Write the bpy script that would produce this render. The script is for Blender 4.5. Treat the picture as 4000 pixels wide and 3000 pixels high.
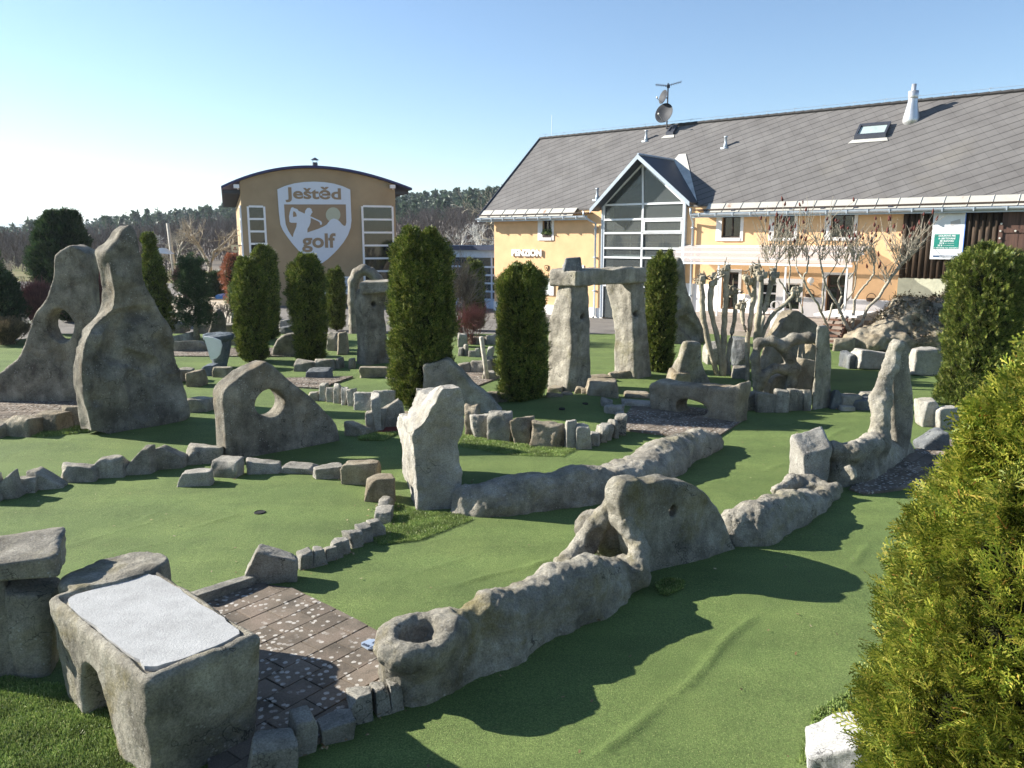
import bpy, math, random
import numpy as np
from mathutils import Vector, Matrix
from mathutils.geometry import tessellate_polygon
for o in list(bpy.data.objects): bpy.data.objects.remove(o)
scn = bpy.context.scene; col = scn.collection
R = math.radians
# ---------------------------------------------------------------- camera
PITCH, FPX, CH = R(10.3), 3100.0, 3.0
cd = bpy.data.cameras.new('camera'); cam = bpy.data.objects.new('camera', cd); col.objects.link(cam)
cd.sensor_width = 36; cd.lens = 36*FPX/4000; cd.clip_start = .05; cd.clip_end = 12000
cam.location = (0, 0, CH); cam.rotation_euler = (math.pi/2-PITCH, 0, 0); scn.camera = cam
# ---------------------------------------------------------------- sky and sun
SUN_EL, SUN_AZ = R(26.5), R(-75)        # azimuth clockwise from +Y
w = bpy.data.worlds.new('World'); scn.world = w; w.use_nodes = True
nt = w.node_tree; sky = nt.nodes.new('ShaderNodeTexSky'); sky.sky_type = 'NISHITA'; sky.sun_disc = False
sky.sun_elevation = SUN_EL; sky.sun_rotation = SUN_AZ % (2*math.pi); sky.air_density = 1.0; sky.dust_density = 0.15; sky.ozone_density = 3.4
nt.links.new(sky.outputs[0], nt.nodes['Background'].inputs[0]); nt.nodes['Background'].inputs[1].default_value = 0.069
sd = bpy.data.lights.new('sun', 'SUN'); sd.energy = 5.0; sd.angle = R(.5); sd.color = (1, .95, .86)
so = bpy.data.objects.new('sun', sd); col.objects.link(so)
tosun = Vector((math.sin(SUN_AZ)*math.cos(SUN_EL), math.cos(SUN_AZ)*math.cos(SUN_EL), math.sin(SUN_EL)))
so.rotation_euler = tosun.to_track_quat('Z', 'Y').to_euler()
scn.view_settings.view_transform = 'Standard'; scn.view_settings.look = 'None'
scn.view_settings.exposure = 1.45; scn.view_settings.gamma = 1
scn.cycles.max_bounces = 6; scn.cycles.transparent_max_bounces = 12
# ---------------------------------------------------------------- measuring helpers (photo measurements -> places on the ground or on a wall)
cp, sp = math.cos(PITCH), math.sin(PITCH)
CAM = np.array([0, 0, CH])
def ray(x, y):
    u = (x-2000)/FPX; v = (1500-y)/FPX
    return np.array([u, cp+v*sp, -sp+v*cp])
def G(x, y, z=0.0):
    r = ray(x, y); return CAM+r*((z-CH)/r[2])
def P3(x, y, Y):
    r = ray(x, y); return CAM+r*(Y/r[1])
def hgt(P, py):
    v = (1500-py)/FPX; return CH+P[1]*(-sp+v*cp)/(cp+v*sp)
def proj(P):
    d = P[1]*cp-(P[2]-CH)*sp; return 2000+FPX*P[0]/d, 1500-FPX*(P[1]*sp+(P[2]-CH)*cp)/d
class Frame:                       # origin, along, back, up
    def __init__(s, O, ex):
        s.O = np.array(O, float); s.O[2] = O[2]; ex = np.array([ex[0], ex[1], 0.]); s.ex = ex/np.linalg.norm(ex)
        s.ey = np.array([-s.ex[1], s.ex[0], 0]); s.ez = np.array([0, 0, 1.])
    def at(s, a, b, z): return s.O+s.ex*a+s.ey*b+s.ez*z
    def pts(s, V): V = np.asarray(V, float); return s.O+V[:, :1]*s.ex+V[:, 1:2]*s.ey+V[:, 2:3]*s.ez
    def on(s, x, y, off=0.0):      # picture point -> (along, height) on the upright plane at depth off
        r = ray(x, y); t = ((s.O+s.ey*off-CAM)@s.ey)/(r@s.ey); q = CAM+r*t-s.O
        return np.array([q@s.ex, q[2]])
    def gnd(s, x, y):
        q = G(x, y)-s.O; return np.array([q@s.ex, q@s.ey])
# ---------------------------------------------------------------- noise
_rs = np.random.RandomState(7); _T = _rs.rand(32, 32, 32).astype(np.float32)
def vnoise(P, f, seed=0):
    Q = np.asarray(P, float)*f+seed*17.31+500; I = np.floor(Q).astype(int); F = Q-I; F = F*F*(3-2*F); r = 0
    for i in (0, 1):
        for j in (0, 1):
            for k in (0, 1):
                wt = (F[:, 0] if i else 1-F[:, 0])*(F[:, 1] if j else 1-F[:, 1])*(F[:, 2] if k else 1-F[:, 2])
                r = r+wt*_T[(I[:, 0]+i) & 31, (I[:, 1]+j) & 31, (I[:, 2]+k) & 31]
    return r*2-1
# ---------------------------------------------------------------- objects
def tag(o, label=None, cat=None, group=None, kind=None):
    if label: o['label'] = label
    if cat: o['category'] = cat
    if group: o['group'] = group
    if kind: o['kind'] = kind
    return o
def wloc(o):
    l = np.zeros(3)
    while o: l = l+np.array(o.location); o = o.parent
    return l
def mk(name, V, F, mat, parent=None, smooth=False, base=None, uv=None):
    """one mesh object; V in world space; base = its origin (parts take their parent's)"""
    V = np.asarray(V, float).reshape(-1, 3)
    if parent is not None: base = wloc(parent)
    elif base is None: base = np.array([V[:, 0].mean(), V[:, 1].mean(), V[:, 2].min()])
    base = np.asarray(base, float)
    me = bpy.data.meshes.new(name); n = len(V)
    me.vertices.add(n); me.vertices.foreach_set('co', (V-base).astype(np.float32).ravel())
    if isinstance(F, np.ndarray):
        k = F.shape[1]; loops = F.astype(np.int32).ravel(); starts = np.arange(0, len(loops), k, dtype=np.int32)
    else:
        ls = [len(f) for f in F]; loops = np.array([i for f in F for i in f], np.int32); starts = np.concatenate([[0], np.cumsum(ls)[:-1]]).astype(np.int32)
    me.loops.add(len(loops)); me.loops.foreach_set('vertex_index', loops)
    me.polygons.add(len(starts)); me.polygons.foreach_set('loop_start', starts)
    me.polygons.foreach_set('use_smooth', np.full(len(starts), bool(smooth)))
    if uv is not None:
        ul = me.uv_layers.new(name='UVMap'); ul.data.foreach_set('uv', np.asarray(uv, np.float32)[loops].ravel())
    me.update(calc_edges=True); me.validate()
    me.materials.append(mat)
    o = bpy.data.objects.new(name, me); col.objects.link(o)
    if parent is not None: o.parent = parent
    else: o.location = base
    return o
def thing(name, loc, label, cat, group=None):
    o = bpy.data.objects.new(name, None); col.objects.link(o); o.location = tuple(loc); o.empty_display_size = .2
    return tag(o, label, cat, group)
class MB:                           # collects shapes, builds one mesh
    def __init__(s, fr=None): s.V = []; s.F = []; s.n = 0; s.fr = fr
    def add(s, V, F):
        V = np.asarray(V, float)
        if s.fr is not None: V = s.fr.pts(V)
        s.V.append(V); s.F += [[i+s.n for i in f] for f in F]; s.n += len(V); return s
    def box(s, x0, x1, y0, y1, z0, z1, dx=0, dy=0):
        V = [(x, y, z) for z in (z0, z1) for x, y in ((x0, y0), (x1, y0), (x1, y1), (x0, y1))]
        V = [(x+(dx if z == z1 else 0), y+(dy if z == z1 else 0), z) for x, y, z in V]
        return s.add(V, [(0, 3, 2, 1), (4, 5, 6, 7), (0, 1, 5, 4), (1, 2, 6, 5), (2, 3, 7, 6), (3, 0, 4, 7)])
    def tube(s, pts, rad, k=8, cap=True):
        pts = np.asarray(pts, float); rad = np.broadcast_to(rad, (len(pts),)); V = []; F = []
        for i, p in enumerate(pts):
            d = pts[min(i+1, len(pts)-1)]-pts[max(i-1, 0)]; d = d/(np.linalg.norm(d)+1e-9)
            a = np.cross(d, [0, 0, 1]) if abs(d[2]) < .95 else np.cross(d, [0, 1, 0]); a /= np.linalg.norm(a); b = np.cross(d, a)
            for j in range(k):
                t = 2*math.pi*j/k; V.append(p+rad[i]*(a*math.cos(t)+b*math.sin(t)))
            if i:
                for j in range(k): F.append(((i-1)*k+j, i*k+j, i*k+(j+1) % k, (i-1)*k+(j+1) % k))
        if cap: F.append(tuple(range(k))); F.append(tuple(reversed(range((len(pts)-1)*k, len(pts)*k))))
        return s.add(V, F)
    def lathe(s, c, prof, k=16, ax=None):     # prof (r, z)
        V = []; F = []
        for i, (r, z) in enumerate(prof):
            for j in range(k):
                t = 2*math.pi*j/k; V.append((c[0]+r*math.cos(t), c[1]+r*math.sin(t), c[2]+z))
            if i:
                for j in range(k): F.append(((i-1)*k+j, (i-1)*k+(j+1) % k, i*k+(j+1) % k, i*k+j))
        F.append(tuple(reversed(range(k)))); F.append(tuple(range((len(prof)-1)*k, len(prof)*k)))
        return s.add(V, F)
    def poly(s, P, n, th):                    # flat outline P (3-D) given thickness th against direction n
        P = [np.array(p, float) for p in P]; n = np.array(n, float); m = len(P)
        tr = tessellate_polygon([[Vector(p) for p in P]])
        V = P+[p+n*th for p in P]
        F = [tuple(t) for t in tr]+[tuple(m+i for i in reversed(t)) for t in tr]
        F += [(i, (i+1) % m, m+(i+1) % m, m+i) for i in range(m)]
        return s.add(V, F)
    def build(s, name, mat, parent=None, smooth=False, base=None):
        o = mk(name, np.concatenate(s.V), s.F, mat, parent, smooth, base)
        return o
# ---------------------------------------------------------------- materials
class NB:
    def __init__(s, name):
        s.m = bpy.data.materials.new(name); s.m.use_nodes = True; s.t = s.m.node_tree; s.b = s.t.nodes['Principled BSDF']; s.pos = None
    def n(s, typ, ins=None, **kw):
        x = s.t.nodes.new(typ)
        for k, v in kw.items(): setattr(x, k, v)
        for k, v in (ins or {}).items():
            if hasattr(v, 'is_output'): s.t.links.new(v, x.inputs[k])
            else: x.inputs[k].default_value = v
        return x
    def P(s):
        if s.pos is None: s.pos = s.n('ShaderNodeNewGeometry').outputs['Position']
        return s.pos
    def map(s, v, sc): return s.n('ShaderNodeMapping', {'Vector': v, 'Scale': sc}).outputs[0]
    def noise(s, sc, det=4, rough=.55, v=None, dist=0): return s.n('ShaderNodeTexNoise', {'Vector': v or s.P(), 'Scale': sc, 'Detail': det, 'Roughness': rough, 'Distortion': dist}).outputs['Fac']
    def ramp(s, f, stops):
        r = s.n('ShaderNodeValToRGB', {'Fac': f}); e = r.color_ramp.elements
        while len(e) < len(stops): e.new(.5)
        for q, (p, c) in zip(e, stops): q.position = p; q.color = (c, c, c, 1) if isinstance(c, (int, float)) else (*c, 1)
        return r.outputs[0]
    def mix(s, f, a, b, mode='MIX'):
        x = s.n('ShaderNodeMix', data_type='RGBA', blend_type=mode)
        for i, v in ((0, f), (6, a), (7, b)):
            if hasattr(v, 'is_output'): s.t.links.new(v, x.inputs[i])
            else: x.inputs[i].default_value = v if i == 0 else (*v, 1)
        return x.outputs[2]
    def math(s, op, a, b=0.):
        x = s.n('ShaderNodeMath', operation=op)
        for i, v in ((0, a), (1, b)):
            if hasattr(v, 'is_output'): s.t.links.new(v, x.inputs[i])
            else: x.inputs[i].default_value = v
        return x.outputs[0]
    def bump(s, h, st, dist, prev=None):
        i = {'Height': h, 'Strength': st, 'Distance': dist}
        if prev is not None: i['Normal'] = prev
        return s.n('ShaderNodeBump', i).outputs[0]
    def out(s, c, rough=.8, nrm=None, spec=.3, metal=0):
        for k, v in (('Base Color', c), ('Roughness', rough), ('Specular IOR Level', spec), ('Metallic', metal)):
            if hasattr(v, 'is_output'): s.t.links.new(v, s.b.inputs[k])
            else: s.b.inputs[k].default_value = (*v, 1) if k == 'Base Color' else v
        if nrm is not None: s.t.links.new(nrm, s.b.inputs['Normal'])
        return s.m
def stone_mat(name, dark, midc, light, moss=.35, lich=.5, tint=(.22, .19, .05), bs=1.0, streak=.5):
    b = NB(name)
    c = b.ramp(b.noise(2.4, 8, .68), [(.36, dark), (.5, midc), (.66, light)])
    st = b.ramp(b.noise(1, 5, .6, b.map(b.P(), (7, 7, .9))), [(.45, 0.), (.7, 1.)])
    c = b.mix(b.math('MULTIPLY', st, streak), c, tuple(x*.42 for x in midc))
    mo = b.ramp(b.noise(1.9, 5, .65, dist=.4), [(.52, 0.), (.68, 1.)])
    c = b.mix(b.math('MULTIPLY', mo, moss), c, tint)
    dk = b.ramp(b.noise(1.15, 7, .7, dist=.6), [(.54, 0.), (.64, 1.)]); c = b.mix(b.math('MULTIPLY', dk, .28), c, tuple(x*.33 for x in midc))
    wv = b.n('ShaderNodeVectorMath', {0: b.P(), 1: b.n('ShaderNodeTexNoise', {'Vector': b.P(), 'Scale': 4., 'Detail': 4.}).outputs['Color']}, operation='ADD').outputs[0]
    cr = b.n('ShaderNodeTexVoronoi', {'Vector': wv, 'Scale': 1.7}, feature='DISTANCE_TO_EDGE').outputs['Distance']
    crk = b.math('MULTIPLY', b.ramp(cr, [(.004, 1.), (.014, 0.)]), b.ramp(b.noise(1.7, 2), [(.5, 0.), (.58, 1.)])); c = b.mix(b.math('MULTIPLY', crk, .75), c, tuple(x*.15 for x in midc))
    vo = b.n('ShaderNodeTexVoronoi', {'Vector': b.P(), 'Scale': 26, 'Randomness': 1}).outputs['Distance']
    lm = b.math('MULTIPLY', b.ramp(vo, [(.16, 1.), (.24, 0.)]), b.ramp(b.noise(5, 3), [(.5, 0.), (.6, 1.)]))
    c = b.mix(b.math('MULTIPLY', lm, lich), c, (.55, .54, .5))
    sp_ = b.ramp(b.noise(75, 5, .8), [(.3, .5), (.5, 1.), (.7, 1.4)])
    c = b.mix(1., c, sp_, 'MULTIPLY')
    n1 = b.bump(b.noise(9, 9, .7), .8*bs, .06); n2 = b.bump(b.noise(55, 6, .75), .8*bs, .02, n1)
    return b.out(c, .92, n2, .15)
ST_CONC = stone_mat('sculpted_concrete', (.17, .155, .125), (.31, .285, .235), (.47, .435, .36), .3, .5)
ST_TALL = stone_mat('weathered_concrete', (.11, .10, .083), (.23, .21, .17), (.37, .34, .275), .3, .5, (.2, .13, .05))
ST_MOSS = stone_mat('mossy_concrete', (.16, .147, .12), (.3, .277, .225), (.46, .43, .355), .6, .3, (.17, .135, .025))
ST_GRAN = stone_mat('hewn_granite', (.2, .19, .165), (.34, .32, .275), (.47, .44, .375), .15, .3, (.33, .25, .12), 1.1, .3)
ST_PALE = stone_mat('pale_granite', (.3, .28, .245), (.42, .395, .345), (.54, .51, .45), .25, .2, (.42, .34, .17), 1.1, .25)
ST_TAN = stone_mat('tan_rock', (.2, .165, .115), (.31, .265, .195), (.43, .38, .29), .3, .2, (.4, .3, .14), 1.2, .35)
ST_WHITE = stone_mat('white_rock', (.42, .41, .4), (.56, .55, .53), (.68, .67, .65), .1, .2, (.4, .36, .25), 1.2, .25)
ST_DARK = stone_mat('slate_stone', (.09, .10, .11), (.16, .17, .175), (.27, .275, .27), .2, .5, (.2, .16, .07))
def plain(name, c, rough=.6, metal=0, spec=.4, var=.12, sc=6, bump=0.):
    b = NB(name)
    k = b.mix(1., c, b.ramp(b.noise(sc, 5, .6), [(.3, 1-var), (.7, 1+var)]), 'MULTIPLY')
    n = b.bump(b.noise(sc*6, 5, .65), bump, .02) if bump else None
    return b.out(k, rough, n, spec, metal)
def turf_mat(name, a, bcol, c3, hi):
    b = NB(name)
    c = b.ramp(b.noise(.9, 6, .65), [(.3, a), (.5, bcol), (.72, c3)])
    c = b.mix(1., c, b.ramp(b.noise(1, 5, .6, b.map(b.P(), (.5, 2.2, 1))), [(.3, .84), (.7, 1.14)]), 'MULTIPLY')
    c = b.mix(b.math('MULTIPLY', b.ramp(b.noise(7, 4, .7), [(.6, 0.), (.75, 1.)]), .25), c, (.13, .12, .05))
    c = b.mix(1., c, b.ramp(b.noise(85, 3, .8), [(.3, .5), (.5, 1.), (.68, 1.5)]), 'MULTIPLY')
    sk = b.ramp(b.noise(120, 2, .6), [(.62, 0.), (.68, 1.)])
    c = b.mix(b.math('MULTIPLY', sk, .6), c, hi)
    n = b.bump(b.noise(140, 3, .7), .9, .012); n = b.bump(b.noise(3, 3), .25, .08, n)
    return b.out(c, .85, n, .25)
TURF = turf_mat('artificial_turf', (.082, .124, .034), (.108, .156, .043), (.132, .18, .05), (.36, .38, .15))
TURF2 = turf_mat('long_pile_turf', (.05, .11, .03), (.075, .15, .036), (.1, .185, .045), (.3, .34, .12))
def leaf_mat(name, cols, hue=.0, rough=.5, trans=.25, brown=0.):
    b = NB(name); g = b.n('ShaderNodeNewGeometry')
    c = b.ramp(g.outputs['Random Per Island'], cols)
    cl = b.ramp(b.noise(4, 3), [(.35, .65), (.65, 1.25)])
    c = b.mix(1., c, cl, 'MULTIPLY')
    if brown: c = b.mix(b.math('MULTIPLY', b.ramp(b.noise(2.3, 6, .75), [(.6, 0.), (.7, 1.)]), brown), c, (.14, .085, .03))
    m = b.out(c, rough, None, .3)
    t = b.n('ShaderNodeBsdfTranslucent', {'Color': c}); ad = b.n('ShaderNodeMixShader', {0: trans, 1: b.b.outputs[0], 2: t.outputs[0]})
    b.t.links.new(ad.outputs[0], b.t.nodes['Material Output'].inputs[0]); return m
LEAF_THUJA = leaf_mat('thuja_green', [(0, (.035, .058, .011)), (.45, (.09, .13, .02)), (.8, (.2, .23, .042)), (1, (.33, .3, .09))], trans=.15, brown=.45)
LEAF_GOLD = leaf_mat('golden_thuja', [(0, (.07, .115, .015)), (.4, (.17, .215, .026)), (.75, (.31, .32, .045)), (.96, (.46, .41, .08)), (.985, (.48, .4, .09)), (1, (.5, .2, .06))], trans=.35, brown=.25)
LEAF_DARK = leaf_mat('dark_conifer', [(0, (.015, .035, .014)), (.6, (.03, .06, .022)), (1, (.06, .09, .03))])
LEAF_PINE = leaf_mat('pine_green', [(0, (.04, .075, .035)), (.6, (.075, .12, .05)), (1, (.13, .17, .07))])
LEAF_FOREST = leaf_mat('forest_conifer', [(0, (.03, .058, .032)), (.6, (.05, .085, .045)), (1, (.085, .12, .06))])
LEAF_RED = leaf_mat('copper_leaf', [(0, (.2, .07, .035)), (1, (.36, .14, .07))])
LEAF_GREY = leaf_mat('dry_twig', [(0, (.1, .085, .05)), (.6, (.2, .16, .09)), (1, (.34, .26, .15))])
LEAF_GREEN = leaf_mat('evergreen_leaf', [(0, (.06, .1, .03)), (1, (.2, .26, .09))])
CORE = plain('core_shade', (.02, .022, .01), 1., 0, .0)  # near-black fill for crown cores, paints the shade between the leaves
BARK = plain('grey_bark', (.36, .32, .25), .9, var=.45, sc=18, bump=.8)
BARK_LICHEN = stone_mat('lichened_bark', (.2, .175, .13), (.38, .335, .25), (.5, .45, .34), .2, .3, (.3, .25, .09), .7, .4)
TWIG_RED = leaf_mat('red_stems', [(0, (.16, .06, .05)), (1, (.36, .17, .15))], trans=0)
TWIG_GREY = leaf_mat('grey_stems', [(0, (.13, .105, .085)), (1, (.32, .27, .22))], trans=0)
TWIG_PURP = leaf_mat('purple_stems', [(0, (.12, .055, .055)), (1, (.26, .14, .13))], trans=0)
BIRCH = plain('birch_bark', (.6, .58, .53), .8, var=.3, sc=12)
SUMAC = plain('sumac_cone', (.11, .03, .022), .9, var=.3, sc=30)
WHITE = plain('white_paint', (.78, .79, .8), .5, var=.04)
PLAST = plain('white_plaster', (.8, .77, .74), .9, var=.08, sc=2, bump=.2)
METAL = plain('grey_metal', (.42, .47, .52), .4, .3, .5, .1)
ZINC = plain('zinc_flashing', (.58, .56, .5), .5, .3, .5, .2, 3)
DKMETAL = plain('dark_metal', (.05, .055, .07), .5, .3)
WOOD = plain('weathered_post', (.5, .46, .38), .85, var=.25, sc=14, bump=.3)
def glass_mat(name, tint=(.02, .03, .035), tr=.55):
    b = NB(name); b.out(tint, .03, None, .9)
    t = b.n('ShaderNodeBsdfTransparent', {'Color': (.8, .86, .86, 1)}); m = b.n('ShaderNodeMixShader', {0: tr, 1: b.b.outputs[0], 2: t.outputs[0]})
    b.t.links.new(m.outputs[0], b.t.nodes['Material Output'].inputs[0]); return b.m
GLASS = glass_mat('window_glass', (.14, .15, .15), .6); GLASSD = glass_mat('dark_window_glass', (.015, .017, .02), .25)
# ================================================================ GROUND
def inpoly(x, y, P):
    r = False; j = len(P)-1
    for i in range(len(P)):
        if (P[i][1] > y) != (P[j][1] > y) and x < (P[j][0]-P[i][0])*(y-P[i][1])/(P[j][1]-P[i][1])+P[i][0]: r = not r
        j = i
    return r
GMAT = NB('winter_ground')
_c = GMAT.ramp(GMAT.noise(.35, 6, .65), [(.35, (.1, .115, .035)), (.5, (.16, .15, .065)), (.65, (.2, .165, .1))])
GMAT = GMAT.out(_c, .95, GMAT.bump(GMAT.noise(14, 5, .7), .6, .05), .1)
ASPH = NB('worn_asphalt'); _c = ASPH.ramp(ASPH.noise(.8, 6, .65), [(.35, (.13, .12, .11)), (.65, (.21, .195, .175))])
_c = ASPH.mix(1., _c, ASPH.ramp(ASPH.noise(60, 3, .7), [(.3, .7), (.7, 1.25)]), 'MULTIPLY'); ASPH = ASPH.out(_c, .95, ASPH.bump(ASPH.noise(90, 2), .3, .01), .15)
SAND = NB('sand_paving'); _c = SAND.ramp(SAND.noise(.9, 5, .6), [(.35, (.36, .31, .24)), (.65, (.46, .41, .33))]); SAND = SAND.out(_c, .95, None, .1)
def sheet(name, P, z, mat, kind='structure'):
    P = [(p[0], p[1], z) for p in P]; tr = tessellate_polygon([[Vector(p) for p in P]])
    F = []
    for t in tr:
        a, b_, c_ = [Vector(P[i]) for i in t]
        F.append(tuple(t) if (b_-a).cross(c_-a).z > 0 else tuple(reversed(t)))
    return tag(mk(name, P, F, mat), kind=kind)
sheet('ground', [(-9000, -60), (9000, -60), (9000, 9000), (-9000, 9000)], -.06, GMAT)
sheet('plaza', [(-60, 23.5), (40, 23.5), (30, 46), (-40, 60), (-60, 60)], -.045, ASPH)
sheet('courtyard', [G(x, y)[:2] for x, y in ((560, 1245), (955, 1262), (955, 1178), (860, 1160), (690, 1150), (640, 1172))], -.035, SAND)
def band_steps(a, b, d0, d1):
    out = [a]
    while out[-1] < b: out.append(out[-1]+d0+(d1-d0)*((out[-1]-a)/(b-a))**1.3)
    return np.array(out)
RIDGES = [((2270, 2995), (2610, 2740), .024), ((2610, 2740), (2960, 2390), .024), ((3299, 2223), (3414, 2115), .018), ((746, 2063), (949, 2011), .018), ((520, 2038), (642, 1993), .012),
          ((325, 1916), (700, 1905), .008), ((68, 1848), (190, 1825), .015), ((1755, 2301), (2177, 2175), .014), ((2027, 2241), (2181, 2174), .014), ((3226, 1712), (3325, 1667), .02),
          ((2980, 1848), (3074, 1805), .015), ((330, 2190), (900, 2060), .006), ((200, 2150), (700, 2010), .006), ((1560, 2260), (1950, 2130), .008), ((1650, 2330), (1950, 2230), .008),
          ((3000, 1672), (3180, 1640), .015), ((2050, 1800), (2300, 1770), .008), ((2900, 2600), (3200, 2700), .005)]
xs = np.arange(-15, 13.01, .04); ys = band_steps(1.2, 25.5, .022, .14)
X, Y = np.meshgrid(xs, ys); P = np.stack([X.ravel(), Y.ravel(), np.zeros(X.size)], 1)
z = .010*vnoise(P, .8)+.003*vnoise(P, 3.1, 2)
for a, b, h in RIDGES:
    A, Bq = G(*a), G(*b); d = (Bq-A)[:2]; L = np.linalg.norm(d); d /= L
    q = P[:, :2]-A[:2]; t = np.clip(q@d, 0, L); wob = .02*np.sin(t*5+h*900)
    dist = np.abs((q[:, 0]*d[1]-q[:, 1]*d[0])+wob); over = np.linalg.norm(q-t[:, None]*d, axis=1)
    fade = np.sin(np.clip(t/L, 0, 1)*math.pi)**.5 if h > .019 and False else np.clip(np.minimum(t, L-t)/.25, 0, 1)
    m = over < .4
    z[m] += (h*np.exp(-(dist[m]/.029)**2)*np.maximum(fade[m], .15)*(over[m] < .2))
for (x, y), h, r_ in (((2200, 1590), .13, .8), ((2310, 1560), .06, .5), ((1060, 1950), .02, 1.2)):
    c_ = G(x, y); dd = np.linalg.norm(P[:, :2]-c_[:2], axis=1); z += h*np.exp(-(dd/r_)**2)
P[:, 2] = z; nx, ny = len(xs), len(ys)
ii = (np.arange(ny-1)[:, None]*nx+np.arange(nx-1)[None, :]).ravel()
tag(mk('turf', P, np.stack([ii, ii+1, ii+nx+1, ii+nx], 1), TURF, smooth=True), kind='structure')
# paving patches --------------------------------------------------
PAVE = NB('lichened_pavers')
_c = PAVE.ramp(PAVE.noise(4, 4, .6), [(.3, (.1, .085, .068)), (.5, (.165, .135, .105)), (.7, (.21, .165, .13))])
_r = PAVE.n('ShaderNodeNewGeometry').outputs['Random Per Island']; _c = PAVE.mix(1., _c, PAVE.ramp(_r, [(0, .75), (1, 1.2)]), 'MULTIPLY')
_v = PAVE.n('ShaderNodeTexVoronoi', {'Vector': PAVE.P(), 'Scale': 17}).outputs['Distance']
_v = PAVE.math('ADD', _v, PAVE.math('MULTIPLY', PAVE.noise(40, 3), .35))
_l = PAVE.math('MULTIPLY', PAVE.ramp(_v, [(.44, 1.), (.5, 0.)]), PAVE.ramp(PAVE.noise(2.2, 3), [(.38, 0.), (.5, 1.)]))
_c = PAVE.mix(PAVE.math('MULTIPLY', _l, .8), _c, (.5, .47, .42))
_c = PAVE.mix(1., _c, PAVE.ramp(PAVE.noise(110, 3, .7), [(.3, .7), (.7, 1.25)]), 'MULTIPLY')
PAVE = PAVE.out(_c, .93, PAVE.bump(PAVE.noise(70, 5, .7), .5, .01), .15)
def clip(poly, C):
    out = [np.array(p, float) for p in poly]
    for i in range(len(C)):
        a, b = np.array(C[i]), np.array(C[(i+1) % len(C)]); n = np.array([-(b-a)[1], (b-a)[0]]); o2 = []
        for j in range(len(out)):
            p, q = out[j], out[(j+1) % len(out)]; dp, dq = (p-a)@n, (q-a)@n
            if dp >= 0: o2.append(p)
            if (dp >= 0) != (dq >= 0): o2.append(p+(q-p)*dp/(dp-dq))
        out = o2
        if len(out) < 3: return []
    return out
def paving(polypx, dpx, bl, bw, z, seed=0, gap=.004, name='paving'):
    C = [G(*p)[:2] for p in polypx]
    ar = sum(C[i][0]*C[(i+1) % len(C)][1]-C[(i+1) % len(C)][0]*C[i][1] for i in range(len(C)))
    if ar < 0: C = C[::-1]
    e = (G(*dpx[1])-G(*dpx[0]))[:2]; e /= np.linalg.norm(e); n = np.array([-e[1], e[0]]); O = C[0]; rr = random.Random(seed)
    cs = np.array([[(c-O)@e, (c-O)@n] for c in C]); m = MB(); j = int(cs[:, 1].min()//bw)-1
    while j*bw < cs[:, 1].max():
        i = int(cs[:, 0].min()//bl)-1
        while i*bl < cs[:, 0].max()+bl:
            u0 = i*bl+(j % 2)*bl*.5; v0 = j*bw; g = gap
            q = clip([O+e*a+n*b for a, b in ((u0+g, v0+g), (u0+bl-g, v0+g), (u0+bl-g, v0+bw-g), (u0+g, v0+bw-g))], C)
            if len(q) >= 3:
                zz = z+rr.uniform(-.002, .003); k = len(q); cen = sum(q)/k; bv = .003
                top = [p+(cen-p)/max(np.linalg.norm(cen-p), 1e-4)*bv for p in q]
                V = [(p[0], p[1], z-.05) for p in q]+[(p[0], p[1], zz-.004) for p in q]+[(p[0], p[1], zz) for p in top]
                F = [tuple(2*k+t for t in range(k))]+[(t, (t+1) % k, k+(t+1) % k, k+t) for t in range(k)]+[(k+t, k+(t+1) % k, 2*k+(t+1) % k, 2*k+t) for t in range(k)]
                m.add(V, F)
            i += 1
        j += 1
    o = tag(m.build(name, PAVE), kind='structure'); return o
paving([(1013, 2290), (1140, 2308), (1333, 2400), (1500, 2490), (1620, 2640), (1540, 2760), (1340, 2860), (1060, 3060), (820, 3060), (740, 2370)], ((856, 2404), (1001, 2344)), .31, .21, .03, 3)
paving([(2445, 1625), (2470, 1590), (2560, 1575), (2900, 1625), (2890, 1655), (2790, 1720), (2640, 1708), (2445, 1684)], ((2500, 1640), (2560, 1612)), .42, .3, .035, 4)
paving([(3270, 1950), (3500, 1780), (3720, 1720), (3900, 1800), (3800, 1950), (3560, 1990), (3380, 1935)], ((3400, 1930), (3600, 1800)), .3, .2, .03, 5)
paving([(-700, 1735), (-500, 1600), (0, 1568), (330, 1572), (345, 1620), (150, 1650), (0, 1700), (-300, 1800)], ((0, 1600), (300, 1590)), .3, .2, .03, 6)
paving([(690, 1600), (700, 1555), (1120, 1480), (1540, 1470), (1560, 1535), (1250, 1520), (1180, 1545), (850, 1590)], ((900, 1540), (1200, 1530)), .3, .2, .03, 7)
paving([(670, 1362), (1140, 1362), (1140, 1394), (670, 1394)], ((700, 1380), (1000, 1380)), .5, .3, .03, 8)
paving([(1500, 1475), (1900, 1440), (1960, 1475), (1840, 1520), (1600, 1530)], ((1600, 1500), (1800, 1480)), .3, .2, .028, 9)
RED = plain('red_mat', (.16, .03, .02), .9, bump=.4)
tag(sheet('rubber_mat', [G(*p)[:2] for p in ((1475, 1697), (1490, 1655), (1640, 1600), (1680, 1625), (1590, 1690))], .024, RED, None), 'dark red rubber mat on the turf behind the standing pale slab', 'mat')
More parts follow.
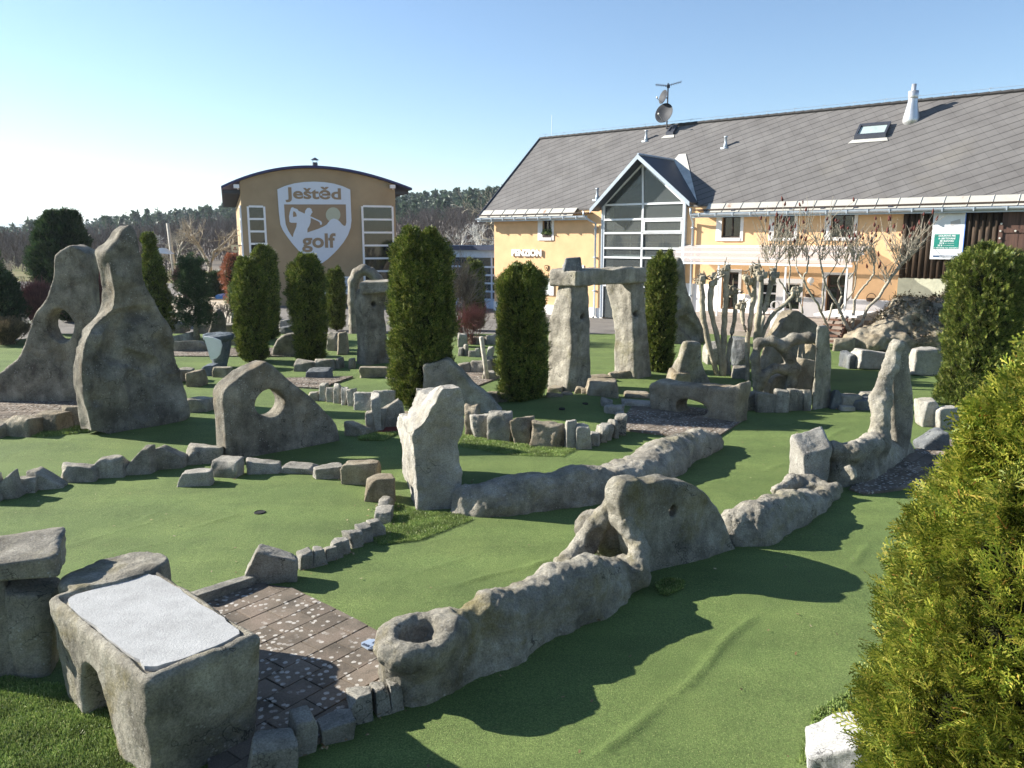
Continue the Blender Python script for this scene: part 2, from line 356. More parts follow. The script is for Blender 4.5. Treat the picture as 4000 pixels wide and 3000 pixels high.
# ================================================================ SCULPTING
def snets(F, o, h):
    nx, ny, nz = F.shape; S = F < 0; c8 = [(i, j, k) for i in (0, 1) for j in (0, 1) for k in (0, 1)]
    cnt = np.zeros((nx-1, ny-1, nz-1), np.int8)
    for i, j, k in c8: cnt += S[i:nx-1+i, j:ny-1+j, k:nz-1+k]
    A = (cnt > 0) & (cnt < 8); I = np.argwhere(A); idx = np.full(A.shape, -1, np.int64); idx[A] = np.arange(len(I))
    val = np.stack([F[I[:, 0]+i, I[:, 1]+j, I[:, 2]+k] for i, j, k in c8], 1); pos = np.zeros((len(I), 3)); n = np.zeros(len(I)); c8 = np.array(c8)
    for a in range(8):
        for b in range(a+1, 8):
            if np.abs(c8[a]-c8[b]).sum() == 1:
                m = (val[:, a] < 0) != (val[:, b] < 0); t = val[m, a]/(val[m, a]-val[m, b]); pos[m] += c8[a]+(c8[b]-c8[a])*t[:, None]; n[m] += 1
    V = (I+pos/n[:, None])*h+np.array(o); Q = []
    for ax in range(3):
        s0 = [slice(1, -1)]*3; s1 = [slice(1, -1)]*3; s0[ax] = slice(0, -1); s1[ax] = slice(1, None)
        a = S[tuple(s0)]; b = S[tuple(s1)]; E = np.argwhere(a != b); fl = a[a != b]
        off = np.array([1, 1, 1]); off[ax] = 0; E = E+off; u, v = [q for q in range(3) if q != ax]
        def cell(du, dv):
            C = E.copy(); C[:, u] -= du; C[:, v] -= dv; return idx[C[:, 0], C[:, 1], C[:, 2]]
        q = np.stack([cell(1, 1), cell(0, 1), cell(0, 0), cell(1, 0)], 1)
        if ax == 1: fl = ~fl
        q[~fl] = q[~fl][:, ::-1]; Q.append(q)
    Q = np.concatenate(Q); return V, Q[(Q >= 0).all(1)]
def vnormals(V, Q):
    fn = np.cross(V[Q[:, 2]]-V[Q[:, 0]], V[Q[:, 3]]-V[Q[:, 1]]); N = np.zeros_like(V)
    for i in range(4): np.add.at(N, Q[:, i], fn)
    return N/(np.linalg.norm(N, axis=1, keepdims=True)+1e-9)
def sculpt(name, fr, fn, bounds, h, mat, parent=None, disp=((.03, 2.5), (.012, 9), (.004, 30)), base=None):
    (x0, x1), (y0, y1), (z0, z1) = bounds
    xs = np.arange(x0, x1+h, h); ys = np.arange(y0, y1+h, h); zs = np.arange(z0, z1+h, h)
    X, Y, Z = xs[:, None, None], ys[None, :, None], zs[None, None, :]
    F = np.broadcast_to(fn(X, Y, Z), (len(xs), len(ys), len(zs))).astype(np.float32).copy()
    F[0] = F[-1] = 1; F[:, 0] = F[:, -1] = 1; F[:, :, 0] = F[:, :, -1] = 1
    V, Q = snets(F, (x0, y0, z0), h); W = fr.pts(V); N = vnormals(W, Q)
    for k, (a, f) in enumerate(disp): W = W+N*(a*vnoise(W, f, k))[:, None]
    return mk(name, W, Q, mat, parent, True, base if base is not None else (fr.O if parent is None else None))
def smin(a, b, k):
    h = np.clip(.5+.5*(b-a)/k, 0, 1); return b*(1-h)+a*h-k*h*(1-h)
def smax(a, b, k): return -smin(-a, -b, k)
def poly2(P, X, Y):
    P = np.asarray(P, float); d = np.full(np.broadcast(X, Y).shape, 1e9); s = np.zeros(d.shape, bool)
    for i in range(len(P)):
        a, b = P[i-1], P[i]; e = b-a; wx, wy = X-a[0], Y-a[1]; t = np.clip((wx*e[0]+wy*e[1])/(e@e+1e-12), 0, 1)
        d = np.minimum(d, (wx-e[0]*t)**2+(wy-e[1]*t)**2)
        c = (a[1] > Y) != (b[1] > Y); s ^= c & (X < e[0]*(Y-a[1])/(e[1] if abs(e[1]) > 1e-9 else 1e-9)+a[0])
    return np.where(s, -1, 1)*np.sqrt(d)
def chaikin(P, n=1):
    for _ in range(n):
        Q = []
        for i in range(len(P)):
            a, b = np.array(P[i]), np.array(P[(i+1) % len(P)]); Q += [a*.8+b*.2, a*.2+b*.8]
        P = Q
    return P
def slab(name, base, outline, depth, mat, label, cat, holes=(), rnd=.06, h=.03, group=None, lean=0., disp=((.03, 2.2), (.012, 8), (.004, 30)), carve=(), taper=0., bulge=0., zb=0.):
    """upright slab; base = its front foot line in the photo, outline = front face, depth = real thickness"""
    A, B = G(*base[0], zb), G(*base[1], zb); fr = Frame(A, (B-A)); O = [fr.on(x, y) for x, y in outline]; O = [np.array([a, z]) for a, z in O]
    lo = min(o[1] for o in O); O = [np.array([a, -.08 if z < .06 else z]) for a, z in O]; P = chaikin(O, 1); P = np.array(P)
    H = [(fr.on(x, y), fr.on(x+rx, y)[0]-fr.on(x, y)[0], fr.on(x, y-ry)[1]-fr.on(x, y)[1]) for x, y, rx, ry in holes]
    def fn(X, Y, Z):
        d2 = poly2(P, X[:, 0, :], Z[0, :, :].reshape(1, -1))[:, None, :]+rnd
        th = depth*(1-taper*np.clip(Z/max(P[:, 1].max(), .1), 0, 1)); q = np.abs(Y-lean*Z-depth/2)-th/2+rnd
        f = np.minimum(np.maximum(d2, q), 0)+np.sqrt(np.maximum(d2, 0)**2+np.maximum(q, 0)**2)-rnd
        for (c, rx, rz) in H:
            g = (np.sqrt(((X-c[0])/rx)**2+((Z-c[1])/rz)**2)-1)*min(rx, rz)-.10*np.abs(Y-depth/2)/depth*min(rx, rz)*2
            f = smax(f, -g, .04)
        for (ax, ay, bx, by, r_) in carve:
            a, b = fr.on(ax, ay), fr.on(bx, by); e = b-a; t = np.clip(((X-a[0])*e[0]+(Z-a[1])*e[1])/(e@e), 0, 1); g = np.sqrt((X-a[0]-e[0]*t)**2+(Z-a[1]-e[1]*t)**2+(Y+r_*.35)**2)-r_; f = smax(f, -g, .05)
        return f
    x0, z1 = P[:, 0].min(), P[:, 1].max()
    o = sculpt(name, fr, fn, ((x0-.2, P[:, 0].max()+.2), (-.2-max(0, -lean*z1), depth+.2+max(0, lean*z1)), (-.14, z1+.15)), h, mat, disp=disp)
    return tag(o, label, cat, group)
def post(name, corner, theta, levels, mat, label, cat, rnd=.06, h=.03, group=None, holes=(), disp=((.03, 2.2), (.012, 8), (.004, 30)), zb=0., maxd=1.6):
    """four-sided standing stone: levels (py, x_left, x_corner, x_right) read off its three visible edges"""
    O = G(*corner, zb); th = R(theta); fr = Frame(O, (math.cos(th), math.sin(th))); zs, c0, c1, ss, tt = [], [], [], [], []
    for py, xl, xc, xr in levels:
        z = hgt(O, py); rr_ = ray(xc, py); C = CAM+rr_*(O[1]/rr_[1])
        def sol(xp, e):
            u = (xp-2000)/FPX; return (u*(C[1]*cp-(C[2]-CH)*sp)-C[0])/(e[0]-u*e[1]*cp)
        s, t = sol(xr, fr.ex), sol(xl, fr.ey); s = float(np.clip(s, .06, maxd)); t = float(np.clip(t, .06, maxd))
        q = C-O; zs.append(q[2]); c0.append(q@fr.ex); c1.append(q@fr.ey); ss.append(s); tt.append(t)
    o_ = np.argsort(zs); zs, c0, c1, ss, tt = [np.array(a)[o_] for a in (zs, c0, c1, ss, tt)]
    def fn(X, Y, Z):
        a, b, s, t = [np.interp(Z, zs, q) for q in (c0, c1, ss, tt)]
        qx = np.abs(X-a-s/2)-s/2+rnd; qy = np.abs(Y-b-t/2)-t/2+rnd; qz = Z-zs[-1]+rnd
        f = np.minimum(np.maximum(np.maximum(qx, qy), qz), 0)+np.sqrt(np.maximum(qx, 0)**2+np.maximum(qy, 0)**2+np.maximum(qz, 0)**2)-rnd
        for x, y, r_ in holes:
            c = fr.on(x, y); g = np.sqrt((X-c[0])**2+(Z-c[1])**2)-r_; f = smax(f, -g, .03)
        return f*.9
    o = sculpt(name, fr, fn, ((min(c0)-.2, (c0+ss).max()+.2), (min(c1)-.2, (c1+tt).max()+.2), (-.12, zs[-1]+.12)), h, mat, disp=disp)
    return tag(o, label, cat, group)
_cube = {}
def cubesph(n):
    if n in _cube: return _cube[n]
    V = []; Q = []; t = np.linspace(-1, 1, n+1)
    for ax in range(3):
        for sg in (-1, 1):
            b = len(V)
            for i in range(n+1):
                for j in range(n+1):
                    p = [0, 0, 0]; p[ax] = sg; p[(ax+1) % 3] = t[i]; p[(ax+2) % 3] = t[j]*sg; V.append(p)
            for i in range(n):
                for j in range(n): q = b+i*(n+1)+j; Q.append((q, q+n+1, q+n+2, q+1))
    V = np.array(V, float); key = np.round(V*1000).astype(int); u, fi, inv = np.unique(key, axis=0, return_index=True, return_inverse=True); inv = inv.ravel()
    _cube[n] = (V[fi], inv[np.array(Q)]); return _cube[n]
def rockgeo(w, d, h, seed, top=(0, 0), n=9, rough=.5, cuts=3, k=16, extra=()):
    rs = np.random.RandomState(seed); V, Q = cubesph(n); D = V*np.array([w/2, d/2, h/2]); pl = []
    for i, hh in ((0, w/2), (1, d/2), (2, h/2)):
        for s in (-1, 1):
            m = rs.normal(0, .09, 3); m[i] = s; L = np.linalg.norm(m); pl.append((m/L, hh))
    if top != (0, 0):
        m = np.array([top[0], top[1], 1.]); m /= np.linalg.norm(m); pl.append((m, (h/2*.55)*m[2]+.0))
    for m, dd in extra: m = np.array(m, float); L = np.linalg.norm(m); pl.append((m/L, dd/L))
    for _ in range(cuts):
        m = rs.normal(0, 1, 3); m[2] = abs(m[2])*.8; m /= np.linalg.norm(m); sup = abs(m[0])*w/2+abs(m[1])*d/2+abs(m[2])*h/2; pl.append((m, sup*rs.uniform(.68, .86)))
    s = 0
    for m, dd in pl: s = s+np.maximum(D@m, 0)**k/max(dd, .01)**k
    r_ = s**(-1/k); W = D*r_[:, None]; a = min(w, d, h)
    W *= 1+(.09*rough*vnoise(W/a, 2.0, seed)+.05*rough*vnoise(W/a, 5, seed+1)+.02*rough*vnoise(W/a, 12, seed+2))[:, None]
    return W, Q
def rock(name, box, dep, label, cat, group=None, mat=None, yaw=None, top=(0, 0), seed=None, zb=0., rough=.5, cuts=3, extra=(), n=None, lean=0):
    x0, x1, y0, y1 = box; seed = seed if seed is not None else int(x0*7+y0*3) % 9973; rs = random.Random(seed)
    A = G((x0+x1)/2, y1, zb); sc = FPX/(A[1]*cp+(CH-zb)*sp); w_ = (x1-x0)/sc
    dd = dep if dep else w_*rs.uniform(.7, 1.); C = A+np.array([A[0], A[1], 0])/np.linalg.norm(A[:2])*dd*.5
    h_ = max(hgt(C, y0)-zb, .05)+.04; yw = rs.uniform(-.25, .25) if yaw is None else R(yaw)
    ww = w_/(abs(math.cos(yw))+abs(math.sin(yw))*dd/max(w_, .05)*.7)
    n = n or (14 if (x1-x0) > 110 else 10 if (x1-x0) > 60 else 7)
    W, Q = rockgeo(ww*1.04, dd, h_, seed, top, int(n*1.4), rough*1.25, cuts+1, 30, extra); c, s = math.cos(yw), math.sin(yw)
    W = np.stack([W[:, 0]*c-W[:, 1]*s+lean*W[:, 2], W[:, 0]*s+W[:, 1]*c, W[:, 2]], 1)+np.array([C[0], C[1], zb+h_/2-.03])
    return tag(mk(name, W, Q, mat or ST_GRAN, None, True, (C[0], C[1], zb)), label, cat, group)
# ================================================================ SCULPTURES
slab('tower_sculpture', ((-60, 1575), (395, 1572)), [(-150, 1580), (-70, 1510), (10, 1440), (72, 1400), (98, 1320), (122, 1232), (166, 1190), (190, 1130), (203, 1071), (208, 1003), (204, 996), (236, 976), (268, 954), (300, 966), (344, 990), (346, 1075), (352, 1184), (362, 1229), (390, 1310), (398, 1580)],
     .45, ST_TALL, 'tall grey concrete sculpture with square head and round hole, behind the pointed one', 'sculpture', holes=((235, 1272, 50, 62),), rnd=.05, h=.03, carve=())
slab('pointed_sculpture', ((360, 1708), (751, 1636)), [(356, 1712), (332, 1560), (320, 1478), (316, 1410), (322, 1342), (346, 1290), (385, 1252), (425, 1222), (438, 1184), (440, 1143), (436, 1071), (425, 1010), (415, 985), (432, 968), (470, 935), (484, 898), (508, 872), (522, 876), (533, 913), (547, 981), (565, 1071), (588, 1139), (633, 1229), (669, 1297), (705, 1410), (732, 1523), (753, 1640)],
     .42, ST_TALL, 'tallest concrete sculpture, a dark robed shape with curved pointed tip', 'sculpture', rnd=.06, h=.03, carve=((385, 1268, 560, 1222, .13), (470, 1290, 440, 1370, .2), (440, 1385, 600, 1430, .15), (620, 1330, 680, 1420, .16), (520, 1480, 560, 1600, .18), (400, 1420, 380, 1560, .12)), disp=((.07, 1.4), (.04, 3.2), (.012, 10)))
slab('pierced_slab', ((897, 1802), (1328, 1720)), [(893, 1806), (880, 1700), (868, 1560), (872, 1530), (900, 1500), (960, 1452), (1012, 1425), (1040, 1410), (1056, 1417), (1113, 1469), (1181, 1523), (1244, 1577), (1300, 1635), (1318, 1665), (1330, 1724)],
     .38, ST_TALL, 'grey house shaped slab with a round hole, standing on the green', 'sculpture', holes=((1058, 1577, 52, 50),), rnd=.05, h=.022, disp=((.02, 2.2), (.008, 8), (.003, 30)))
post('standing_slab', (1630, 1995), 14, [(1515, 1715, 1730, 1800), (1545, 1690, 1712, 1815), (1575, 1672, 1700, 1818), (1600, 1622, 1680, 1818), (1650, 1608, 1650, 1816), (1680, 1585, 1612, 1812), (1710, 1558, 1606, 1806), (1750, 1556, 1612, 1797), (1800, 1552, 1617, 1803), (1850, 1549, 1622, 1808), (1900, 1542, 1626, 1806), (1960, 1533, 1630, 1790), (2000, 1531, 1631, 1783)],
     ST_PALE, 'pale split granite slab standing upright between the curb and the long wall', 'standing stone', rnd=.02, h=.016, disp=((.03, 3), (.02, 9), (.006, 28)))
post('trilith_pillar', (2217, 1532), 40, [(1100, 2182, 2236, 2300), (1125, 2178, 2236, 2302), (1200, 2158, 2234, 2304), (1260, 2141, 2232, 2308), (1330, 2136, 2234, 2310), (1400, 2137, 2233, 2311), (1470, 2137, 2224, 2312), (1532, 2135, 2218, 2313)],
     ST_CONC, 'left pillar under the long lintel, slab beam resting on it', 'pillar', rnd=.07, h=.03, holes=((2271, 1238, .07),), group=None)
post('trilith_pillar', (2479, 1482), 40, [(1100, 2360, 2466, 2516), (1120, 2359, 2467, 2518), (1160, 2366, 2467, 2520), (1200, 2378, 2469, 2524), (1300, 2392, 2476, 2533), (1400, 2396, 2478, 2540), (1482, 2397, 2480, 2550)],
     ST_CONC, 'right pillar under the long lintel, lit on its broad left face', 'pillar', rnd=.07, h=.03, holes=((2494, 1228, .07),))
def lintel():
    zb = hgt(G(2217, 1532), 1112); O = P3(2255, 1112, G(2255, 1532)[1]+.05); B = P3(2500, 1097, G(2479, 1482)[1]); fr = Frame(np.array([O[0], O[1], O[2]]), (B-O)); L = np.linalg.norm((B-O)[:2])
    z1 = hgt(O, 1062)-O[2]; V = 0
    def fn(X, Y, Z):
        qx = np.abs(X-L/2)-L/2-.12; qy = np.abs(Y-.25)-.30+.05*(X/L); qz = np.abs(Z-z1/2)-z1/2
        return np.minimum(np.maximum(np.maximum(qx, qy), qz), 0)+np.sqrt(np.maximum(qx, 0)**2+np.maximum(qy, 0)**2+np.maximum(qz, 0)**2)-.04
    tag(sculpt('lintel', fr, fn, ((-.5, L+.5), (-.3, .8), (-.1, z1+.15)), .028, ST_CONC), 'long flat concrete beam bridging the two big pillars', 'lintel')
    T = fr.at(.05, .2, z1); x0, y0 = proj(T); sc = FPX/(T[1]*cp); W, Q = rockgeo(.34, .3, .27, 5, (0, 0), 12, .6, 1)
    tag(mk('cap_stone', W+np.array([T[0]+.02, T[1], T[2]+.13]), Q, ST_DARK, None, True), 'small dark block lying on the left end of the beam', 'stone')
lintel()
slab('leaning_slab', ((1655, 1612), (1965, 1612)), [(1650, 1615), (1646, 1540), (1650, 1470), (1650, 1425), (1700, 1412), (1748, 1398), (1790, 1440), (1836, 1496), (1918, 1550), (1972, 1615)], .35, ST_CONC, 'broad leaning wedge of stone behind the pale standing slab', 'standing stone', rnd=.04, h=.028)
# mid table bench with tunnel
def bench(name, cornerpx, leftpx, rightpx, H, label, hole, mat, topmat=None, zb=0):
    pass
slab('tunnel_bench', ((2548, 1603), (2822, 1648)), [(2542, 1615), (2536, 1560), (2530, 1512), (2545, 1494), (2600, 1497), (2720, 1508), (2820, 1518), (2862, 1510), (2888, 1496), (2898, 1525), (2882, 1580), (2876, 1690), (2815, 1695), (2700, 1670)], .45, ST_TAN, 'low pale bench shaped block with an arched tunnel, beside the mid paving', 'bench', holes=((2700, 1597, 58, 32),), rnd=.06, h=.02, carve=())
# ---- front wall: trough, window and ring, dome slab
def wall_fn(fr, nodes, sil, bowls=(), tubes=(), k=.06, vk=2.6, holes=()):
    N = []
    for x, y, wd in nodes: N.append([*fr.gnd(x, y), wd])
    N = np.array(N); C = []
    for i, nd in enumerate(N):
        t = N[min(i+1, len(N)-1)][:2]-N[max(i-1, 0)][:2]; t /= np.linalg.norm(t); c = nd[:2]+np.array([-t[1], t[0]])*nd[2]
        Wp = fr.at(c[0], c[1], 0); h_ = .4
        for _ in range(4):
            xx, _y = proj(Wp+np.array([0, 0, h_])); h_ = max(.15, hgt(Wp, np.interp(xx, [s[0] for s in sil], [s[1] for s in sil]))-.01)
        C.append([c[0], c[1], nd[2], h_])
    C = np.array(C); T = [(np.array([*(fr_l(fr, P3(*a)))]), np.array([*(fr_l(fr, P3(*b)))]), ra, rb) for a, b, ra, rb in tubes]
    B_ = [(fr_l(fr, P3(x, y, Yd)), rx, ry, rz) for x, y, Yd, rx, ry, rz in bowls]
    def fn(X, Y, Z):
        f = None
        for a, b in zip(C[:-1], C[1:]):
            e = (b-a)[:2]; t = np.clip(((X-a[0])*e[0]+(Y-a[1])*e[1])/(e@e), 0, 1); d = np.sqrt((X-a[0]-e[0]*t)**2+(Y-a[1]-e[1]*t)**2)
            wd = a[2]+(b[2]-a[2])*t; hh = a[3]+(b[3]-a[3])*t
            g = (((d/wd)**vk+(np.maximum(Z, 0)/hh)**vk)**(1/vk)-1)*np.minimum(wd, hh); f = g if f is None else smin(f, g, .03)
        for a, b, ra, rb in T:
            e = b-a; t = np.clip(((X-a[0])*e[0]+(Y-a[1])*e[1]+(Z-a[2])*e[2])/(e@e), 0, 1)
            g = np.sqrt((X-a[0]-e[0]*t)**2+(Y-a[1]-e[1]*t)**2+(Z-a[2]-e[2]*t)**2)-(ra+(rb-ra)*t); f = smin(f, g, k)
        for c, rx, ry, rz in B_:
            g = (np.sqrt(((X-c[0])/rx)**2+((Y-c[1])/ry)**2+((Z-c[2])/rz)**2)-1)*min(rx, ry, rz); f = smax(f, -g, .03)
        return f*.85
    return fn, C
def fr_l(fr, P): q = P-fr.O; return np.array([q@fr.ex, q@fr.ey, q[2]])
WD = ((.03, 2.6), (.022, 6), (.013, 15), (.009, 32))
frA = Frame(G(1574, 2742), G(2527, 2230)-G(1574, 2742))
silA = [(1480, 2465), (1650, 2462), (1755, 2400), (1858, 2340), (1996, 2283), (2117, 2247), (2200, 2215), (2260, 2190), (2330, 2180), (2500, 2160)]
RIMC = fr_l(frA, G(1628, 2458, .46))
def torus(X, Y, Z):
    q = np.sqrt(((X-RIMC[0])/1.35)**2+(Y-RIMC[1])**2)-.165; return (np.sqrt(q**2+(Z-.37)**2)-.05)*.9
fnA0, CA = wall_fn(frA, [(1670, 2738, .2), (1750, 2705, .205), (1834, 2664, .2), (1996, 2598, .2), (2105, 2530, .2), (2238, 2464, .2), (2358, 2410, .2), (2440, 2345, .19), (2500, 2290, .18)], silA,
    bowls=((1628, 2458, G(1628, 2458, .48)[1], .17, .12, .34), (2372, 2125, 6.72, .15, .2, .13)),
    tubes=(((2330, 2060, 7.2), (2440, 2140, 7.15), .2, .2),
           ((2400, 1940, 6.98), (2290, 2130, 6.85), .085, .085), ((2290, 2130, 6.85), (2215, 2215, 6.65), .10, .12), ((2425, 2010, 6.8), (2500, 2150, 6.64), .08, .09), ((2500, 2150, 6.64), (2480, 2240, 6.5), .09, .13), ((2432, 1915, 7.0), (2430, 2020, 6.85), .06, .09)))
def fnA(X, Y, Z):
    cy = np.maximum((np.sqrt(((X-RIMC[0])/.19)**2+((Y-RIMC[1])/.16)**2)-1)*.16, Z-.36); f = smin(smin(fnA0(X, Y, Z), cy, .1), torus(X, Y, Z), .16); g = (np.sqrt(((X-RIMC[0])/.165)**2+((Y-RIMC[1])/.115)**2+((Z-.5)/.34)**2)-1)*.11; return smax(f, -g, .03)
tag(sculpt('trough_wall', frA, fnA, ((-.6, 3.4), (-.35, 1.0), (-.1, 1.15)), .017, ST_MOSS, disp=WD), 'long rough stone wall in front, hollow bowl at its left end and a window under an arch', 'stone wall')
slab('domed_slab', ((2530, 2240), (2925, 2130)), [(2500, 2245), (2440, 2080), (2420, 1950), (2440, 1890), (2480, 1878), (2505, 1872), (2530, 1884), (2590, 1876), (2678, 1893), (2746, 1922), (2800, 1968), (2833, 2016), (2855, 2080), (2890, 2118), (2920, 2135)],
     .2, ST_MOSS, 'domed mossy slab with a small hole, rising in the middle of the front wall', 'sculpture', holes=((2632, 1996, 14, 22),), rnd=.04, h=.017, disp=((.03, 2.5), (.014, 8), (.005, 30)))
frC = Frame(G(2900, 2140), G(3258, 1952)-G(2900, 2140))
silC = [(2827, 2005), (2904, 1972), (2995, 1946), (3020, 1930), (3060, 1915), (3113, 1915), (3181, 1915), (3226, 1912), (3260, 1915)]
fnC, _ = wall_fn(frC, [(2895, 2135, .17), (3000, 2130, .19), (3068, 2088, .2), (3149, 2050, .2), (3217, 1997, .19), (3262, 1945, .17)], silC,
    bowls=((3160, 1925, 8.85, .2, .13, .17),), tubes=(((3030, 1915, 8.9), (3100, 1884, 9.15), .09, .08), ((3100, 1884, 9.15), (3200, 1884, 9.2), .08, .08), ((3200, 1884, 9.2), (3245, 1925, 8.95), .08, .09), ((3245, 1925, 8.95), (3190, 1975, 8.55), .09, .08), ((2850, 2020, 7.9), (2930, 1995, 8.0), .1, .13)))
tag(sculpt('ring_wall', frC, fnC, ((-.7, 2.2), (-.35, 1.2), (-.1, .95)), .019, ST_CONC, disp=WD), 'rough stone wall ending in a ring shaped basin, right of the domed slab', 'stone wall')
frE = Frame(G(3267, 1916), G(3575, 1768)-G(3267, 1916))
silE = [(3250, 1755), (3300, 1745), (3370, 1725), (3430, 1710), (3600, 1700)]
fnE, _ = wall_fn(frE, [(3290, 1905, .13), (3384, 1889, .19), (3452, 1857, .22), (3520, 1807, .24), (3565, 1775, .22)], silE,
    bowls=((3272, 1840, 9.1, .13, .6, .22),), tubes=(((3245, 1758, 9.5), (3330, 1765, 9.5), .1, .12), ((3330, 1765, 9.5), (3420, 1735, 10.0), .12, .16), ((3265, 1905, 9.0), (3310, 1850, 9.15), .09, .1), ((3430, 1700, 10.2), (3440, 1560, 10.4), .12, .12), ((3440, 1560, 10.4), (3480, 1420, 10.5), .12, .1), ((3480, 1420, 10.5), (3505, 1350, 10.55), .1, .09)), k=.09)
tag(sculpt('arched_wall', frE, fnE, ((-.5, 2.6), (-.35, 1.4), (-.1, 1.95)), .022, ST_CONC, disp=WD), 'right hand stone wall with an arch and a tube climbing the tall pillar', 'stone wall')
post('tall_pillar', (3520, 1800), 20, [(1325, 3500, 3515, 3540), (1345, 3488, 3508, 3552), (1400, 3470, 3500, 3558), (1480, 3450, 3490, 3562), (1560, 3440, 3490, 3572), (1640, 3440, 3495, 3580), (1720, 3440, 3505, 3570), (1800, 3450, 3520, 3545)],
     ST_CONC, 'tall smooth pillar at the right end of the long front wall', 'pillar', rnd=.06, h=.024, disp=((.02, 2.2), (.008, 8), (.003, 30)))
rock('propped_stone', (3090, 3215, 1668, 1915), .32, 'squared pale block standing behind the ring shaped basin', 'standing stone', mat=ST_PALE, yaw=14, top=(-.15, -.75), n=18, cuts=1, seed=77)
frB = Frame(G(1785, 2015), G(2830, 1755)-G(1785, 2015))
silB = [(1780, 1915), (1850, 1888), (2000, 1860), (2135, 1842), (2271, 1824), (2420, 1814), (2493, 1800), (2510, 1768), (2542, 1738), (2606, 1720), (2678, 1684), (2723, 1675), (2778, 1682), (2840, 1720)]
fnB, _ = wall_fn(frB, [(1815, 2015, .2), (1900, 2022, .26), (2000, 2015, .26), (2135, 2000, .25), (2271, 1984, .24), (2380, 1968, .24), (2480, 1935, .3), (2590, 1890, .32), (2665, 1850, .3), (2710, 1805, .24), (2770, 1780, .24), (2822, 1755, .16)], silB)
tag(sculpt('long_wall', frB, fnB, ((-.5, 5.4), (-1.1, 1.2), (-.1, .95)), .024, ST_CONC, disp=WD), 'long low dark stone wall humped at its far end, behind the front wall', 'stone wall')
# ---- front table
frT = Frame(np.array([-2.04, 4.02, 0]), (.51, .37))     # front corner; ex to the right end, ey to the far left end
def table():
    a = fr_l(frT, np.array([-1.50, 4.40, 0])); b = fr_l(frT, np.array([-3.17, 5.06, 0])); L = 1.52; Wd = .70; H = .7
    fr = Frame(np.array([-2.04, 4.02, 0]), (.53, .37)); hx = fr.on(365, 2640)
    fr2 = Frame(np.array([-2.04, 4.02, 0]), (1.13, -1.04)); fr2.ex = np.array([1.10, -1.02, 0])/1.5001; fr2.ey = np.array([1.02, 1.10, 0])/1.5001
    fr2.O = np.array([-3.06, 4.88, 0]); c = fr2.on(352, 2680)
    fr2_ = fr2
    def fn(X, Y, Z):
        fl = 1-.10*(1-Z/H); cx = L/2; qx = np.abs(X-cx)-(L/2-.0)*fl+.06; qy = np.abs(Y-Wd/2)-Wd/2+.06+.03*(1-np.clip(Z, 0, H)/H)
        top = H-.02*np.sin(X*3)*0; qz = Z-top+.06
        f = np.minimum(np.maximum(np.maximum(qx, qy), qz), 0)+np.sqrt(np.maximum(qx, 0)**2+np.maximum(qy, 0)**2+np.maximum(qz, 0)**2)-.06
        ax = c[0]; g = (np.sqrt(((X-ax)/.25)**2+((Z-.0)/.46)**2)-1)*.2+.04*Y; f = smax(f, -g, .03)      # tunnel
        r_ = np.maximum(np.maximum(np.abs(X-L/2-.0)-L/2+.085, np.abs(Y-Wd/2)-Wd/2+.055), (H-.03)-Z); f = smax(f, -r_, .02)   # dished top
        e = np.maximum((np.sqrt(((X+.10)/.24)**2+((Y-.48)/.36)**2)-1)*.26, np.abs(Z-.35)-H*.5-.03+.02); f = smin(f, e, .05)     # rounded far corner
        return f*.9
    o = sculpt('tunnel_table', fr2, fn, ((-.5, L+.15), (-.15, Wd+.5), (-.1, H+.22)), .015, ST_MOSS, disp=((.012, 2.2), (.008, 8), (.004, 26)))
    tag(o, 'large table shaped block in the foreground with pale top plate and arched tunnel', 'stone table')
    pl = NB('pale_screed'); q = pl.ramp(pl.noise(5, 5, .65), [(.3, (.33, .33, .32)), (.7, (.45, .45, .44))]); q = pl.mix(1., q, pl.ramp(pl.noise(170, 2), [(.3, .8), (.7, 1.1)]), 'MULTIPLY')
    q = pl.out(q, .9, pl.bump(pl.noise(70, 5, .75), .6, .01), .1); m = MB(fr2)
    P = [(.11, .07), (.4, .05), (.7, .065), (1.0, .06), (1.25, .075), (1.40, .085), (1.44, .3), (1.42, .5), (1.40, .625), (1.1, .645), (.8, .63), (.5, .65), (.2, .64), (.10, .58), (.12, .3)]; P = chaikin(P, 2)
    rs = np.random.RandomState(3); P = [(p[0]+rs.normal(0, .004), p[1]+rs.normal(0, .004), H-.06) for p in P]; m.poly(P, (0, 0, 1), .056); o2 = m.build('top_plate', q, o)
table()
rock('capped_post', (-150, 92, 2170, 2650), .34, 'upright grey post under the square cap at the left edge', 'standing stone', mat=ST_CONC, yaw=22, n=14, cuts=0)
rock('leaning_post', (78, 250, 2192, 2640), .3, 'grey upright block wedged between the capped post and the table', 'standing stone', mat=ST_CONC, yaw=20, n=16, cuts=2, top=(.2, -.1))
def capst():
    C = P3(10, 2190, 5.2); W, Q = rockgeo(.72, .42, .17, 31, (0, 0), 14, .4, 0, 30); c, s = math.cos(.42), math.sin(.42); W = np.stack([W[:, 0]*c-W[:, 1]*s, W[:, 0]*s+W[:, 1]*c, W[:, 2]], 1)
    tag(mk('cap_block', W+C, Q, ST_CONC, None, True), 'square flat capstone at the left edge of the foreground', 'stone')
capst()
rock('white_boulder', (3120, 3440, 2790, 3120), .4, 'white rock at the foot of the golden evergreen, bottom right', 'rock', mat=ST_WHITE, yaw=-20, n=20, cuts=5, top=(-.5, 0))
